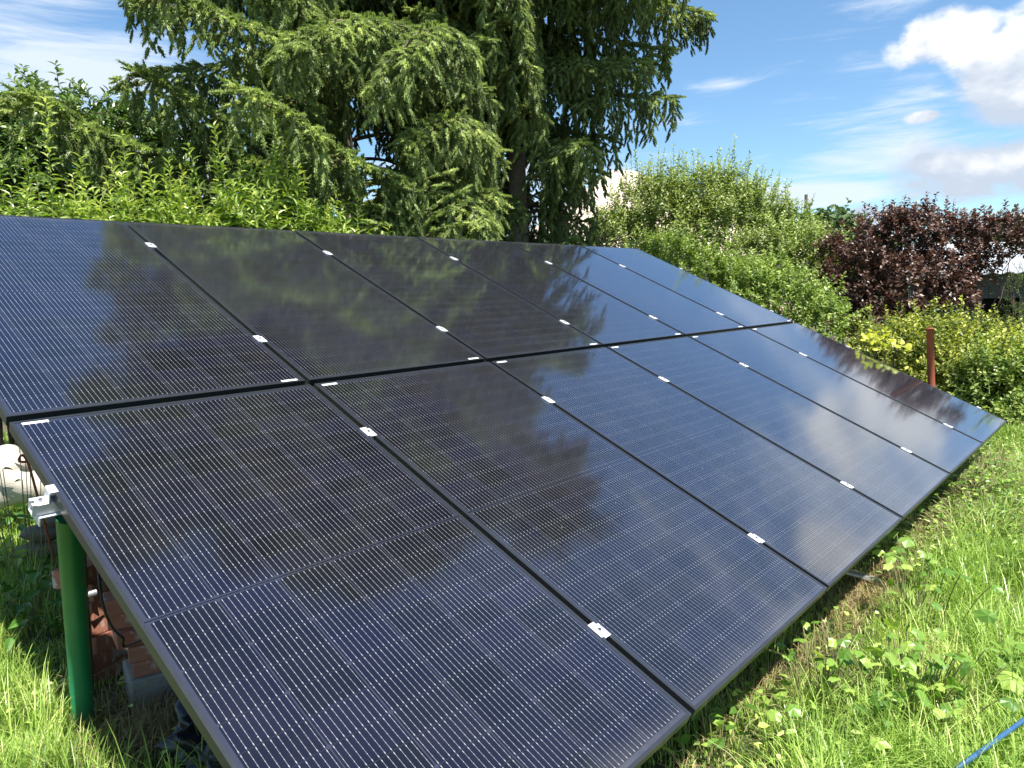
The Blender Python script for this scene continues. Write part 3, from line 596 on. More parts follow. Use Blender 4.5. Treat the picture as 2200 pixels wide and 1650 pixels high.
MB().box((dx0-.1, .35, .3), (dx1+.1, .36, 1.15)).build('dark_interior', M['dark'], sroot)
rf = MB(); nx_ = 90; 
for k in range(nx_):
    x0 = -W0/2-.25+k*(W0+.5)/nx_; x1 = x0+(W0+.5)/nx_; z0 = .016*math.sin(k*math.pi/3); z1 = .016*math.sin((k+1)*math.pi/3)
    V = [(x0, -.35, H0+.22+z0), (x1, -.35, H0+.22+z1), (x1, 2.7, H0+.85+z1), (x0, 2.7, H0+.85+z0)]
    rf.add(V+[(a_, b_, c_-.01) for a_, b_, c_ in V], np.array([(0, 1, 2, 3), (4, 7, 6, 5), (0, 4, 5, 1), (2, 6, 7, 3)]))
rf.build('corrugated_roof', M['roofmetal'], sroot)
# mast
mp = at_d(1732, 418, 45); root = empty('antenna_mast', (float(mp[0]), float(mp[1]), 0), 'thin grey antenna mast rising far behind the shrubs', 'mast')
MB().tube([(mp[0], mp[1], 0), tuple(mp)], [.11, .09], 8).build('pole', M['twig'], root, False, tuple(root.location))
MB().tube([tuple(mp+[-.35, .1, -.9]), tuple(mp+[.35, -.1, -.9])], [.03, .03], 6).build('crossbar', M['galv'], root, False, tuple(root.location))

# ------------------------------------------------------------------ shrubs
def curve_path(a, b, sag, n=6):
    t = np.linspace(0, 1, n)[:, None]; p = np.array(a)*(1-t)+np.array(b)*t; p[:, 2] += sag*(4*t*(1-t))[:, 0]; return p
def shrub(name, label, cat, base, blobs, n_shoot, shoot_len, per, leaf, tmpl, lm_, stem_m, group=None, upb=.9, droop=0.0, kmain=9, flat=.4, tall=0, seed=1, whorl=137.5, bright_top=.15):
    r_ = np.random.default_rng(seed); root = empty(name, tuple(base), label, cat, group)
    lv, stm, lmb = MB(), MB(), MB(); vol = np.array([b[3]*b[4]*b[5] for b in blobs])**.67; pr = vol/vol.sum()
    cidx = r_.choice(len(blobs), n_shoot, p=pr); B = np.array(blobs)
    d = norm(r_.normal(size=(n_shoot, 3))); d[:, 2] = np.where(d[:, 2] < -.55, -d[:, 2], d[:, 2])
    rad = r_.uniform(.35, 1.0, n_shoot)**.55
    bump = 1+.28*np.sin(d[:, 0]*5+cidx*2)*np.cos(d[:, 1]*6+cidx)+.15*np.sin(d[:, 2]*9+d[:, 0]*7+cidx)
    S0 = B[cidx, :3]+d*B[cidx, 3:6]*(rad*bump)[:, None]
    S0[:, 2] = np.maximum(S0[:, 2], .05)
    L = shoot_len*r_.uniform(.5, 1.3, n_shoot)
    dirn = norm(d*.7+np.array([0, 0, 1.])*upb+r_.normal(0, .35, (n_shoot, 3)))
    if tall:
        top = (d[:, 2] > .45) & (rad > .85) & (r_.random(n_shoot) < .34); L[top] *= tall*r_.uniform(.6, 1.2, top.sum()); dirn[top] = norm(dirn[top]*.4+[0, 0, 1.1]); 
    # stems: each shoot is a thin curved tube; main limbs run from the base to the blobs
    K = 5; t = np.linspace(0, 1, K)
    for k in range(n_shoot):
        pts = S0[k]+dirn[k]*(t*L[k])[:, None]; pts[:, 2] -= droop*L[k]*t**2; stm.tube(pts, np.linspace(.0035, .0012, K)*(1+shoot_len), 3, .5, False)
    for k in range(kmain):
        b_ = B[r_.integers(len(B))]; e = b_[:3]+norm(r_.normal(size=3))*b_[3:6]*.75; e[2] = max(e[2], .3)
        a = np.array([b_[0], b_[1], 0])*.6+np.array([base[0], base[1], 0])*.4+np.r_[r_.normal(0, .08, 2), 0]
        m_ = curve_path(a, e, .12, 8)+r_.normal(0, .02, (8, 3)); lmb.tube(m_, np.linspace(.018, .005, 8), 5, .5, False)
    cnt = np.maximum(3, np.round(per*L/shoot_len).astype(int)); ix = np.repeat(np.arange(n_shoot), cnt)
    ki = np.arange(len(ix))-np.repeat(np.r_[0, np.cumsum(cnt)[:-1]], cnt); tt = np.clip((ki+.5+r_.uniform(-.3, .3, len(ix)))/cnt[ix], 0, 1)
    P = S0[ix]+dirn[ix]*(tt*L[ix])[:, None]; P[:, 2] -= droop*L[ix]*tt**2
    _, S, U = frames(dirn[ix]); ph = ki*R(whorl)+ix*1.7
    rd = S*np.cos(ph)[:, None]+U*np.sin(ph)[:, None]
    D = norm(rd*.95+dirn[ix]*(.35+.6*tt)[:, None]+r_.normal(0, .22, P.shape)); D[:, 2] -= .12
    Nn = norm(np.array([0, 0, 1.])*(1-flat)+dirn[ix]*flat+r_.normal(0, .38, P.shape))
    ls = r_.uniform(.65, 1.15, len(P))*(1-.35*tt)
    rr = np.clip(r_.normal(.38, .16, len(P))+bright_top*2*(tt-.4)+r_.normal(0, .12, n_shoot)[ix], 0, 1)
    leaves(lv, P, D, Nn, leaf[0]*ls, leaf[1]*ls*r_.uniform(.8, 1.15, len(P)), tmpl, rr)
    lv.build('foliage', lm_, root, False, tuple(base)); stm.build('shoots', stem_m, root, False, tuple(base)); lmb.build('limbs', M['redstem'], root, False, tuple(base))
    return root
def AZ(azd, dist, z=0.0): return np.array([CAM[0]+dist*math.sin(R(azd)), CAM[1]+dist*math.cos(R(azd)), z])
# azimuth, distance -> world; left hand lance leaved shrubs behind the array
G1 = 'yellow green shrubs behind the upper edge of the panels'
for k, (px_, top, dist, wid, lab) in enumerate(((-40, 400, 7.4, .55, 'leafy yellow green shrub leftmost behind the panels, cut by the frame'), (120, 345, 7.0, .55, 'yellow green shrub with two upright shoots under the fruit tree'),
      (300, 345, 6.9, .50, 'yellow green shrub with tall shoots left of the spruce'), (440, 395, 7.0, .5, 'low yellow green shrub between two taller ones, left of the spruce'),
      (570, 290, 7.0, .42, 'yellow green shrub with the tallest upright shoot, before the spruce'), (720, 395, 7.2, .45, 'yellow green shrub at the right end, under the drooping spruce bough'))):
    p = at_d(px_, top+62, dist); zt = p[2]
    bl = [(p[0], p[1], zt-.80, wid, wid*.8, .50), (p[0]+.2, p[1]+.1, zt-.95, wid*.9, wid*.8, .55), (p[0]-.25, p[1]-.05, zt-1.0, wid*.8, wid*.7, .5)]
    shrub('leafy_shrub', lab, 'shrub', (p[0], p[1], 0), bl, 400, .34, 18, (.122, .038), LEAF_FULL, M['willow'], M['stem'], G1, 1.15, .04, 10, .3, 2.2, 30+k, 137.5, .22)
# fruit trees
def bl_l(px_, py_, d_, rx, rz): q = at_d(px_, py_, d_); return (q[0], q[1], q[2], rx, rx, rz)
def leafy_tree(name, label, c, h, blobs, n, leaf, lm_, seed, group=None, dr=.35):
    r = shrub(name, label, 'tree', c, blobs, n, .30, 11, leaf, LEAF_FULL, lm_, M['redstem'], group, .35, dr, 14, .3, 0, seed)
    for o in r.children:
        if o.name.startswith('foliage'): o.name = 'crown'
    cc = blobs[0]; MB().tube(curve_path((c[0], c[1], -.1), (cc[0], cc[1], cc[2]), 0, 6), np.linspace(.085, .04, 6), 10).build('trunk', M['bark'], r, True, tuple(c)); return r
p = at_d(130, 230, 9.0); leafy_tree('fruit_tree', 'dark green fruit tree with rounded crown at the left', (p[0], p[1], 0), 3.6, [bl_l(20, 350, 8.8, .45, .45), bl_l(75, 300, 8.9, .4, .4), (p[0], p[1], 3.0, .55, .6, .75), (p[0]-.45, p[1], 2.45, .5, .5, .6), (p[0]+.35, p[1]+.1, 2.3, .5, .5, .6), (p[0]+.0, p[1], 1.8, .8, .6, .6)], 2100, (.105, .054), M['fruit'], 53, 'fruit trees behind the shrubs')
p = at_d(285, 220, 9.2); leafy_tree('fruit_tree', 'smaller dark fruit tree touching the left spruce boughs', (p[0], p[1], 0), 3.5, [(p[0], p[1], 3.05, .42, .5, .6), (p[0]-.1, p[1], 2.4, .55, .5, .6), (p[0]+.3, p[1], 2.0, .6, .5, .6)], 1100, (.11, .056), M['fruit'], 52, 'fruit trees behind the shrubs')
# right side shrubs
def bl_at(px_, py_, dist, rx, rz, ry=None):
    k = 1.26 if dist < 12.5 else 1.0; p = at_d(px_, py_, dist*k); rx *= k; rz *= k; return (p[0], p[1], p[2], rx, ry or rx, rz)
def base_of(b): return (b[0], b[1], 0)
b = [bl_at(1385, 470, 11.6, .60, .50), bl_at(1325, 520, 11.4, .45, .42), bl_at(1430, 470, 11.4, .6, .6), bl_at(1340, 560, 11.4, .7, .6)]
shrub('silvery_shrub', 'pale silvery green shrub before the tan house, nearest the spruce', 'shrub', base_of(b[0]), b, 1300, .32, 13, (.095, .054), LEAF_MINI, M['silver'], M['redstem'], 'tall pale green shrubs right of the spruce', 1.0, .03, 12, .3, 1.7, 61)
b = [bl_at(1525, 450, 11.8, .62, .55), bl_at(1600, 470, 11.8, .55, .5), bl_at(1550, 520, 11.6, .8, .6), bl_at(1480, 500, 11.6, .5, .55)]
shrub('silvery_shrub', 'pale silvery green shrub with thin tall shoots against the sky', 'shrub', base_of(b[0]), b, 1500, .34, 13, (.095, .054), LEAF_MINI, M['silver'], M['redstem'], 'tall pale green shrubs right of the spruce', 1.1, .03, 12, .3, 1.8, 62)
b = [bl_at(1660, 500, 11.8, .55, .42), bl_at(1720, 545, 11.6, .55, .42), bl_at(1640, 570, 11.2, .7, .5), bl_at(1745, 600, 11.2, .5, .5)]
shrub('green_shrub', 'mid green shrub sloping down beside the maroon bush', 'shrub', base_of(b[0]), b, 1100, .24, 13, (.088, .050), LEAF_MINI, M['silver'], M['redstem'], None, .8, .05, 10, .3, 1.5, 63)
b = [bl_at(1430, 565, 10.2, .50, .30), bl_at(1500, 600, 10.0, .5, .36), bl_at(1400, 575, 10.4, .35, .25), bl_at(1580, 625, 9.9, .5, .38)]
shrub('green_shrub', 'lush green shrub directly behind the far upper panel corner', 'shrub', base_of(b[0]), b, 1100, .22, 13, (.086, .044), LEAF_MINI, M['lush'], M['stem'], None, .8, .06, 10, .3, 1.2, 64)
b = [bl_at(1640, 640, 9.6, .5, .36), bl_at(1710, 665, 9.5, .45, .36), bl_at(1760, 705, 9.3, .40, .32), bl_at(1580, 640, 9.8, .4, .35)]
shrub('green_shrub', 'low bushy green shrub along the far edge of the panels', 'shrub', base_of(b[0]), b, 900, .20, 12, (.090, .050), LEAF_MINI, M['lush'], M['stem'], None, .7, .06, 10, .3, 1.2, 65)
# maroon bush
b = [bl_at(1900, 530, 10.8, .40, .40), bl_at(1960, 505, 10.9, .36, .34), bl_at(2050, 545, 10.9, .46, .42), bl_at(2150, 510, 10.9, .34, .22), bl_at(1850, 605, 10.6, .48, .40), bl_at(1950, 625, 10.6, .62, .46), bl_at(2040, 650, 10.6, .32, .28), bl_at(1800, 645, 10.6, .28, .32), bl_at(1790, 545, 10.9, .22, .14), bl_at(2210, 540, 10.9, .35, .14), bl_at(2085, 600, 10.8, .22, .22), bl_at(1880, 705, 10.5, .6, .32)]
shrub('maroon_bush', 'big maroon leaved bush in front of the wooden shed', 'bush', base_of(b[5]), b, 2400, .21, 12, (.095, .060), LEAF_MINI, M['maroon'], M['redstem'], None, .75, .04, 26, .3, 1.4, 66, 137.5, .12)
# yellow green hedge: each bush a thing
hl = ['yellow green hedge bush nearest the panel corner, beside the grass', 'yellow green hedge bush behind the rusty pole', 'yellow green hedge bush right of the rusty pole', 'yellow green hedge bush at the right photo edge, upper one', 'yellow green hedge bush at the right photo edge, lower one', 'dark green hedge bush filling the corner above the grass', 'yellow green hedge bush in front of the maroon bush']
hb = [[bl_at(2120, 880, 8.3, .42, .34), bl_at(2150, 830, 8.4, .42, .34)], [bl_at(1930, 765, 9.0, .45, .26), bl_at(1985, 760, 9.0, .35, .32)], [bl_at(2060, 780, 8.8, .45, .36), bl_at(2030, 800, 8.7, .4, .3)],
      [bl_at(2180, 795, 9.0, .45, .32), bl_at(2230, 800, 9.0, .45, .36)], [bl_at(2200, 880, 8.5, .40, .38), bl_at(2260, 890, 8.5, .45, .45)], [bl_at(2170, 925, 8.1, .40, .24), bl_at(2240, 940, 8.0, .45, .28)], [bl_at(2060, 750, 9.6, .4, .22), bl_at(1960, 735, 9.6, .4, .20), bl_at(2140, 765, 9.6, .4, .22)]]
for k, b in enumerate(hb):
    b = b+[(q_[0], q_[1], .35, q_[3]*1.1, q_[4], .4) for q_ in b[:1]]
    shrub('hedge_bush', hl[k], 'bush', base_of(b[0]), b, 760, .24, 11, (.082, .046), LEAF_MINI, M['hedge'] if k != 5 else M['lush'], M['stem'], 'yellow green bushes forming the hedge', .7, .06, 8, .3, 1.5, 70+k, 137.5, .18)
b = [bl_at(1890, 746, 6.7, .20, .08)]
shrub('broadleaf_plant', 'plant with large round yellow leaves behind the far panel edge', 'plant', base_of(b[0]), b, 20, .10, 4, (.09, .08), LEAF_ROUND, M['yellow'], M['stem'], None, .5, .1, 3, .2, 0, 81)
b = [bl_at(2195, 640, 16.5, .30, .5), bl_at(2200, 700, 16.5, .45, .35)]
shrub('green_shrub', 'bluish green young conifer like shrub beside the shed opening', 'shrub', base_of(b[0]), b, 260, .22, 12, (.05, .014), LEAF_MINI, M['fruit'], M['redstem'], None, .6, .1, 5, .3, 1.2, 82)
# far trees on the skyline
for k, (px_, py_, dist, rx, rz, lab) in enumerate(((1760, 535, 40, 2.2, 1.1, 'distant green tree seen between the shrub and maroon bush'), (1840, 575, 44, 2.5, 1.2, 'distant tree low behind the left part of the maroon bush'), (2190, 560, 42, 2.4, 1.2, 'distant tree low behind the right part of the maroon bush'),
      (700, 560, 45, 6, 2.4, 'distant tree far behind the left spruce'), (1180, 580, 45, 6, 2.2, 'distant tree far behind the spruce trunk'), (200, 560, 45, 7, 2.5, 'distant tree far behind the fruit trees'))):
    bq = bl_at(px_, py_, dist, rx, rz); bq2 = (bq[0]+rx*.6, bq[1], max(1.0, bq[2]*.6), rx*.8, rx*.8, rz*.9); r = shrub('distant_tree', lab, 'tree', base_of(bq), [bq, bq2], 900, 1.0, 7, (.5, .34), LEAF_MINI, M['far'], M['redstem'], 'distant trees on the skyline', .5, .1, 5, .3, 0, 90+k)
    MB().tube([(bq[0], bq[1], -.2), tuple(bq[:3])], [.2, .1], 8).build('trunk', M['bark'], r, True, base_of(bq))

# ------------------------------------------------------------------ low weeds
def weed(label, c, n, spread, leaf, tmpl, lm_, h=(.06, .18), seed=1, cat='plant', name='weed_plant', group=None):
    r_ = np.random.default_rng(seed); root = empty(name, (c[0], c[1], 0), label, cat, group); lv, stm = MB(), MB()
    P = np.c_[r_.normal(0, spread[0], n)+c[0], r_.normal(0, spread[1], n)+c[1], r_.uniform(*h, n)]
    a = r_.uniform(0, 6.28, n); D = np.stack([np.cos(a), np.sin(a), r_.uniform(-.6, .4, n)], 1)
    Nn = np.tile([-.12, -.2, 1.], (n, 1))+r_.normal(0, .55, (n, 3))
    leaves(lv, P, D, Nn, r_.uniform(.6, 1.2, n)*leaf[0], r_.uniform(.6, 1.2, n)*leaf[1], tmpl, r_.uniform(.1, 1, n))
    for k in range(n): stm.tube(curve_path((c[0]+(P[k, 0]-c[0])*.55, c[1]+(P[k, 1]-c[1])*.55, 0), P[k], .03, 5), [.0022]*5, 4, .5, False)
    lv.build('leaves', lm_, root, False, (c[0], c[1], 0)); stm.build('stems', M['stem'], root, False, (c[0], c[1], 0)); return root
GV = 'broad leaved weeds in the grass'
weed('big leafy creeping weed with lobed leaves right of the panels', at_z(1960, 1480, .1), 90, (.19, .12), (.065, .065), LEAF_LOBED, M['weed'], (.12, .26), 1, group=GV)
weed('lobed leaf creeper close to the lower panel edge', at_z(1760, 1460, .1), 36, (.20, .08), (.055, .055), LEAF_LOBED, M['weed'], (.10, .22), 2, group=GV)
weed('small upright weed with few pale lobed leaves, midway along the edge', at_z(1975, 1285, .12), 24, (.10, .10), (.058, .058), LEAF_LOBED, M['weed'], (.14, .30), 3, group=GV)
weed('single pale lobed leaf shoot near the shadow of the panels', at_z(1950, 1215, .1), 9, (.10, .06), (.09, .09), LEAF_LOBED, M['weed'], (.12, .24), 4, group=GV)
weed('broad leaved weed at the right photo edge', at_z(2170, 1425, .1), 16, (.10, .08), (.10, .08), LEAF_LOBED, M['weed'], (.12, .22), 5, group=GV)
weed('weed tuft with round leaves below the second lower panel corner', at_z(1540, 1580, .08), 26, (.10, .07), (.060, .035), LEAF_FULL, M['weed'], (.05, .15), 6, group=GV)
weed('creeping weed at the bottom of the photo beside the hose', at_z(1850, 1620, .08), 22, (.13, .08), (.055, .05), LEAF_LOBED, M['weed'], (.04, .12), 7, group=GV)
for k, (px_, py_) in enumerate(((2130, 1010), (2060, 1045), (2185, 1060), (2120, 1120))):
    weed('dense low green weed patch under the hedge, %s' % ['nearest the hedge corner', 'nearest the panel corner', 'at the right photo edge', 'farthest out in the grass'][k], at_z(px_, py_, .1), 420, (.34, .20), (.040, .026), LEAF_FULL, M['weed'], (.03, .20), 10+k, group=GV)
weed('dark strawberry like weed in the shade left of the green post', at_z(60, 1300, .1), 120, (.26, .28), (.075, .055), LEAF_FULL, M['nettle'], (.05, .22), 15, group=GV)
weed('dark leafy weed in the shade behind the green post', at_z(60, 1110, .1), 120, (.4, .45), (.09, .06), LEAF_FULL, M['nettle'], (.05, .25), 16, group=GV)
weed('broad green weed tuft in the sun at the left photo edge', at_z(20, 1190, .1), 50, (.25, .2), (.09, .05), LEAF_FULL, M['weed'], (.05, .2), 17, group=GV)
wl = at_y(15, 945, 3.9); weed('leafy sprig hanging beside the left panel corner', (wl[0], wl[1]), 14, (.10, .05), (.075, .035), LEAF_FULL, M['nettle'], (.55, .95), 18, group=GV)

# ------------------------------------------------------------------ spruces
def finger_template(seed, K=22):
    r_ = np.random.default_rng(seed); V = []; F = []
    for e, (x0, x1) in enumerate(((0, .5), (.45, 1.0))):      # slim dense core
        b = len(V); ra, rb = (.42, .62) if e == 0 else (.62, .16)
        for (x, rr) in ((x0, ra), (x1, rb)):
            for a in range(3): V.append((x, rr*math.cos(a*2.094+e), rr*math.sin(a*2.094+e)))
        for a in range(3): F += [(b+a, b+(a+1) % 3, b+3+(a+1) % 3), (b+a, b+3+(a+1) % 3, b+3+a)]
    for k in range(K):
        x = .02+.93*k/K; a = k*2.4+r_.uniform(-.3, .3); c, s = math.cos(a), math.sin(a); w = .030; b = len(V)
        env = 1.0 if x < .7 else 1.0-.55*(x-.7)/.3
        V += [(x-w, .12*c, .12*s), (x+w, .12*c, .12*s), (x+.13, env*c*r_.uniform(.85, 1.1), env*s*r_.uniform(.85, 1.1))]; F.append((b, b+1, b+2))
        V += [(x, .12*c-.20*s, .12*s+.20*c), (x, .12*c+.20*s, .12*s-.20*c), (x+.17, env*c*.95, env*s*.95)]; F.append((b+3, b+4, b+5))
    return np.array(V), np.array(F)
FT_ = [finger_template(k) for k in range(3)]
class Spruce:
    def __init__(s, seed): s.r = np.random.default_rng(seed); s.P = []; s.D = []; s.L = []; s.C = []; s.limb = MB(); s.twig = MB()
    def bough(s, path, w, hang, dens=1.0, bright=0.0, t0=.2, limb_r=.022):
        r_ = s.r; path = spline(path, 14); seg = np.r_[0, np.cumsum(np.linalg.norm(np.diff(path, axis=0), axis=1))]; Lt = seg[-1]
        s.limb.tube(path[::3] if len(path) > 12 else path, np.linspace(limb_r, .005, len(path[::3] if len(path) > 12 else path)), 5, .5, False)
        n = max(4, int(Lt*(1-t0)/.078*dens)); ts = t0+(1-t0)*(np.arange(n)+r_.uniform(0, 1, n))/n
        for t in ts:
            p = np.array([np.interp(t*Lt, seg, path[:, k]) for k in range(3)]); q = np.array([np.interp(min(1, t+.04)*Lt, seg, path[:, k]) for k in range(3)])
            if t > .96: q = p; p = np.array([np.interp((t-.05)*Lt, seg, path[:, k]) for k in range(3)])
            T = (q-p)/(np.linalg.norm(q-p)+1e-9); S = np.cross(T, [0, 0, 1.]); S /= np.linalg.norm(S)+1e-9
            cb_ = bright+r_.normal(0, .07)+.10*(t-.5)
            for _q in range(3): s.em(p+r_.normal(0, .012, 3), T+S*r_.uniform(-.9, .9)+r_.normal(0, .25, 3)+[0, 0, .25], r_.uniform(.09, .14), cb_+.06)
            for sg in (-1, 1):
                if r_.random() < .14: continue
                l2 = w*(1.05-t)**.7*r_.uniform(.45, 1.15)+.10; d = sg*S*.9+T*.65+np.array([0, 0, r_.uniform(-.05, .25)]); d /= np.linalg.norm(d)
                m = int(l2/.065)+1; pp = p.copy(); pts = [pp.copy()]
                for k in range(m):
                    d = d+np.array([0, 0, -.13*hang-.03])+r_.normal(0, .05, 3); d /= np.linalg.norm(d); pp = pp+d*.065; pts.append(pp.copy())
                    e = 1 if k % 2 else -1; lat = np.cross(d, [0, 0, 1.]); lat /= np.linalg.norm(lat)+1e-9
                    s.em(pp, d*.75+lat*e*.75+np.array([0, 0, -.12])+r_.normal(0, .15, 3), r_.uniform(.08, .13), cb_)
                    if r_.random() < .34*hang:
                        hl = r_.uniform(.10, .50)*(.6+.5*hang)*(1.1-.5*t); mm = int(hl/.07)+1; hp_ = pp.copy(); hd = np.array([0, 0, -1.])+r_.normal(0, .14, 3)
                        for k2 in range(mm):
                            hp_ = hp_+hd/np.linalg.norm(hd)*.07; a = r_.uniform(0, 6.28); s.em(hp_, hd*.9+np.array([math.cos(a), math.sin(a), 0])*.5, r_.uniform(.08, .14), cb_-.05-.03*k2)
                        s.twig.tube([pp, hp_], [.003, .002], 3, .5, False)
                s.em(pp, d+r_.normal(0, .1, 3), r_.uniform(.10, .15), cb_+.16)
                if m > 1: s.twig.tube(np.array(pts), np.linspace(.006, .002, len(pts)), 3, .5, False)
        e = path[-1]; T = path[-1]-path[-2]; T /= np.linalg.norm(T)+1e-9
        s.em(e-T*.04, T, .16, bright+.2)
        for sg in (-1, 1): s.em(e-T*.08, T+sg*np.cross(T, [0, 0, 1])*.8, .13, bright+.15)
    def em(s, p, d, l, c): s.P.append(p); s.D.append(d/(np.linalg.norm(d)+1e-9)); s.L.append(l); s.C.append(c)
    def dead(s, a, b, n=10):
        r_ = s.r; P = curve_path(a, b, .08, 8); s.limb.tube(P, np.linspace(.016, .005, 8), 5, .5, False)
        for _ in range(n):
            t = r_.uniform(.25, 1); i_ = int(t*7); p = P[i_]; L = r_.uniform(.15, .6); s.twig.tube(curve_path(p, p+np.array([r_.normal(0, .08), r_.normal(0, .08), -L]), 0, 4), [.004, .003, .002, .0015], 3, .5, False)
    def build(s, root, base, cull=None):
        P = np.array(s.P); D = np.array(s.D); L = np.array(s.L)*1.18; C = np.array(s.C); r_ = s.r; mb = MB()
        which = r_.integers(0, 3, len(P)); rad = r_.uniform(.025, .035, len(P)); _, S, U = frames(D)
        for k in range(3):
            q = which == k; V, F = FT_[k]; n = q.sum()
            W = P[q][:, None]+D[q][:, None]*(V[None, :, 0, None]*L[q][:, None, None])+(S[q][:, None]*V[None, :, 1, None]+U[q][:, None]*V[None, :, 2, None])*rad[q][:, None, None]
            off = (np.arange(n)*len(V))[:, None, None]
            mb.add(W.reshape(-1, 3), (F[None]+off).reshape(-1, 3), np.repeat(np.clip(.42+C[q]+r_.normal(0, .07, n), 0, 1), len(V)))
        print('fingers', len(P))
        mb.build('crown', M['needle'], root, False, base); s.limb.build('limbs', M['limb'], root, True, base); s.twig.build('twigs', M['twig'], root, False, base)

def grow(tree, c, H, Lf, seed, z0=1.2, dz=.15, hang=1.0, lean=(0, 0)):
    r_ = np.random.default_rng(seed); z = z0; a = r_.uniform(0, 6.28)
    while z < H-.4:
        a += 2.4+r_.normal(0, .25); L = Lf(z, a)*r_.uniform(.80, 1.06)
        if L > .25:
            d = np.array([math.cos(a), math.sin(a), 0]); st_ = np.array([c[0]+lean[0]*z, c[1]+lean[1]*z, z]); f = z/H
            rise = .10+.5*max(0, f-.55); drop = (.30-.25*f)
            pts = [st_, st_+d*L*.33+[0, 0, L*(rise*.35-.01)], st_+d*L*.68+[0, 0, L*(rise*.4-drop*.45)], st_+d*L+[0, 0, L*(rise*.4-drop*.65)]]
            w = min(.58, .26+.13*L)*r_.uniform(.75, 1.2); s_ = .12 if z > 4 else .3
            tree.bough(pts, w, hang*(1.15-.6*f), .85, r_.normal(0, .05), s_, .012+.009*L)
        z += dz*r_.uniform(.7, 1.3)*(1 if z < 7.5 else 1.25)
# right spruce
ca = AZ(49.3, 10.6); A = Spruce(101)
def LA(z, a):
    right = max(0, math.cos(a-R(-40))); 
    if z < 3.2: return 1.0
    if z < 4.2: return 1.45
    if z < 5.0: return 2.0+.2*right
    if z < 9: return (2.4+.4*min(1, (z-4.4)/3))*(1+.08*right)
    return max(0, 2.9*(1-(z-9)/6.5))
grow(A, ca, 15.5, LA, 5, 1.0, .088, 1.5)
for _ in range(16):
    z = A.r.uniform(1.6, 3.6); a = A.r.uniform(0, 6.28); A.dead((ca[0], ca[1], z), (ca[0]+math.cos(a)*A.r.uniform(.8, 1.7), ca[1]+math.sin(a)*A.r.uniform(.8, 1.7), z-A.r.uniform(-.1, .5)), 14)
# high side limbs reaching out to the right above the picture
for (tx, ty, tz, ln_) in ((8.35, 2.28, 7.5, 1.5), (8.7, 2.9, 7.5, 1.2), (7.05, 3.45, 10.7, 2.6), (7.4, 3.25, 9.5, 2.2), (7.9, 3.1, 8.3, 1.8), (6.6, 4.0, 11.2, 2.4)):
    top_ = np.array([tx, ty, tz]); el_ = top_-[0, 0, ln_]; st_ = np.array([ca[0], ca[1], tz-ln_+.3])
    A.bough([st_, st_*.6+el_*.4+[0, 0, .15], st_*.25+el_*.75+[0, 0, .02], el_+[0, 0, .05]], .42, .5, .9, .02, .3, .04)
    for q_ in range(3):
        o_ = A.r.normal(0, .05, 3); A.bough([el_+o_, el_+[0, 0, ln_*.35]+o_, el_+[0, 0, ln_*.7]+o_*.5, top_], .80, .5, 1.5, .02, .0, .03)
ra = empty('spruce_tree', tuple(ca), 'big right hand spruce with bare pale lower trunk and drooping boughs', 'tree', 'tall spruces behind the panels')
zt = np.linspace(-.1, 15.3, 24); MB().tube(np.c_[ca[0]+.03*np.sin(zt), ca[1]+.03*np.cos(zt*.7), zt], np.interp(zt, [0, 3, 15.3], [.165, .125, .012]), 18, .5).build('trunk', M['bark'], ra, True, tuple(ca))
A.build(ra, tuple(ca))
for _ in range(46):
    z = A.r.uniform(2.6, 6.2); a = R(-131)+A.r.normal(0, .75); L = A.r.uniform(1.4, 2.5)*(1 if z > 4 else .6); d_ = np.array([math.cos(a), math.sin(a), 0]); s0_ = np.array([ca[0], ca[1], z])+d_*L*.35
    A.bough([s0_, s0_+d_*L*.3+[0, 0, .05], s0_+d_*L*.55+[0, 0, -.1], s0_+d_*L*.75+[0, 0, -.35]], .32, 1.5, 1.0, .06, .05, .015)
for _ in range(34):
    z = A.r.uniform(4.0, 7.4); a = R(-48)+A.r.normal(0, .55); L = A.r.uniform(1.7, 2.35)*(1 if z > 5 else .82); d_ = np.array([math.cos(a), math.sin(a), 0]); s0_ = np.array([ca[0], ca[1], z])+d_*L*.3
    A.bough([s0_, s0_+d_*L*.3+[0, 0, .04], s0_+d_*L*.5+[0, 0, -.1], s0_+d_*L*.7+[0, 0, -.3]], .34, 1.9, 1.0, .04, .05, .018)
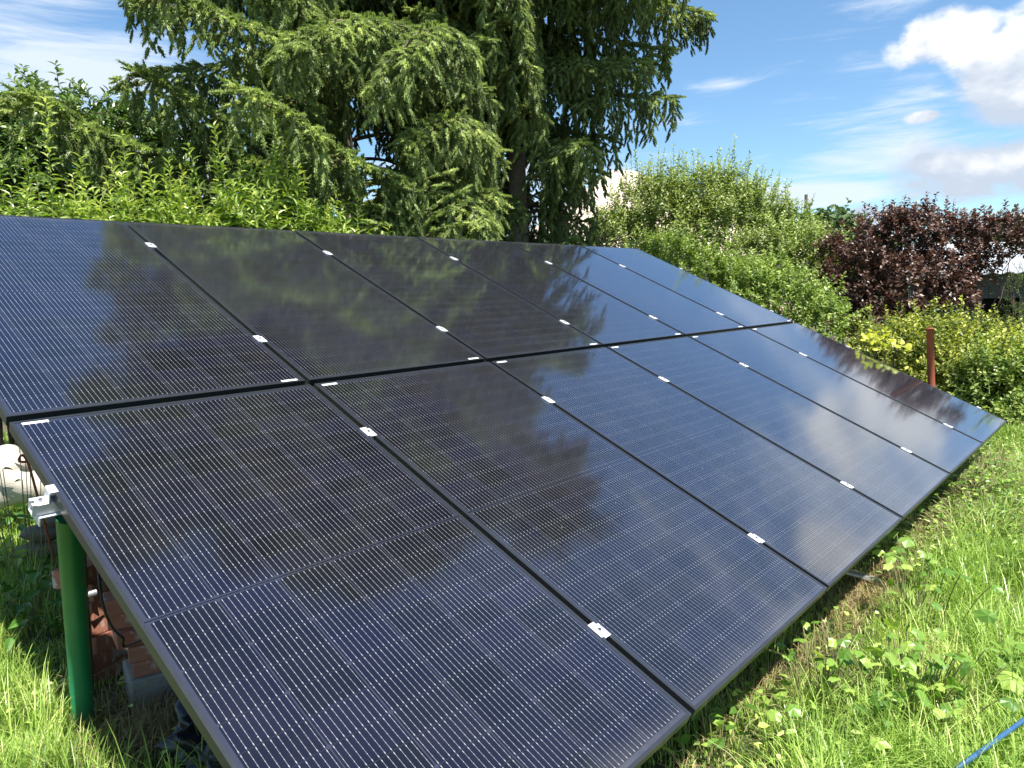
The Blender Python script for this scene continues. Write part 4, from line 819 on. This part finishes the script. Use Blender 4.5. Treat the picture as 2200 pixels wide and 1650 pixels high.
# left spruce
cb2 = AZ(36.5, 9.6); B = Spruce(202)
def LB(z, a):
    if z < 2.0: return 1.3
    if z < 4.0: return 2.1
    if z < 8: return 2.35
    return max(0, 2.35*(1-(z-8)/7.0))
grow(B, cb2, 15, LB, 9, 1.2, .105, 1.2)
def P3(px, py, d): return at_d(px, py, d)
for (pts, w, hg, br, t0, rr) in (
    ([P3(1000, 500, 8.4), P3(860, 415, 7.9), P3(700, 305, 7.2), P3(590, 235, 6.9), P3(500, 183, 6.7)], .36, 1.0, .10, .05, .02),
    ([P3(905, 560, 7.6), P3(905, 470, 7.5), P3(900, 380, 7.5), P3(900, 296, 7.5)], .36, .5, .16, .0, .014),
    ([P3(560, 330, 8.4), P3(430, 230, 8.0), P3(350, 180, 7.8), P3(283, 145, 7.6)], .34, 1.2, .0, .1, .02),
    ([P3(560, 480, 8.4), P3(330, 330, 7.9), P3(150, 260, 7.5), P3(38, 198, 7.2)], .36, 1.0, .02, .1, .02),
    ([P3(820, 200, 8.6), P3(620, 90, 8.0), P3(420, 10, 7.4), P3(300, -30, 7.1)], .38, 1.1, .05, .1, .03),
    ([P3(900, 60, 8.6), P3(760, 40, 7.6), P3(640, 80, 7.0), P3(590, 120, 6.9)], .34, 1.1, .04, .1, .025),
    ([P3(1010, 120, 8.6), P3(930, 60, 7.6), P3(860, 110, 7.1), P3(820, 190, 7.2)], .34, 1.2, .05, .1, .025),
    ([P3(1010, 330, 8.8), P3(980, 250, 8.0), P3(940, 260, 7.6), P3(860, 300, 7.4)], .36, 1.3, .06, .1, .025),
    ([P3(1040, 420, 9.0), P3(960, 380, 8.2), P3(1000, 430, 7.9), P3(1060, 480, 7.8)], .4, 1.4, .08, .1, .02),
    ([P3(850, 460, 8.4), P3(820, 440, 7.8), P3(780, 470, 7.5), P3(740, 520, 7.4)], .4, 1.3, .08, .1, .02),
    ([P3(960, 540, 8.8), P3(930, 500, 8.0), P3(880, 520, 7.7), P3(830, 560, 7.6)], .4, 1.3, .10, .1, .02)):
    B.bough(pts, w, hg, 1.15, br, t0, rr)
rb = empty('spruce_tree', tuple(cb2), 'left hand spruce with dense foliage to the ground and long side boughs', 'tree', 'tall spruces behind the panels')
MB().tube(np.c_[cb2[0]+.03*np.sin(zt), cb2[1]+.03*np.cos(zt*.6), zt*.96], np.interp(zt, [0, 3, 15.3], [.15, .12, .012]), 16, .5).build('trunk', M['bark'], rb, True, tuple(cb2))
B.build(rb, tuple(cb2))
bpy.context.view_layer.update()
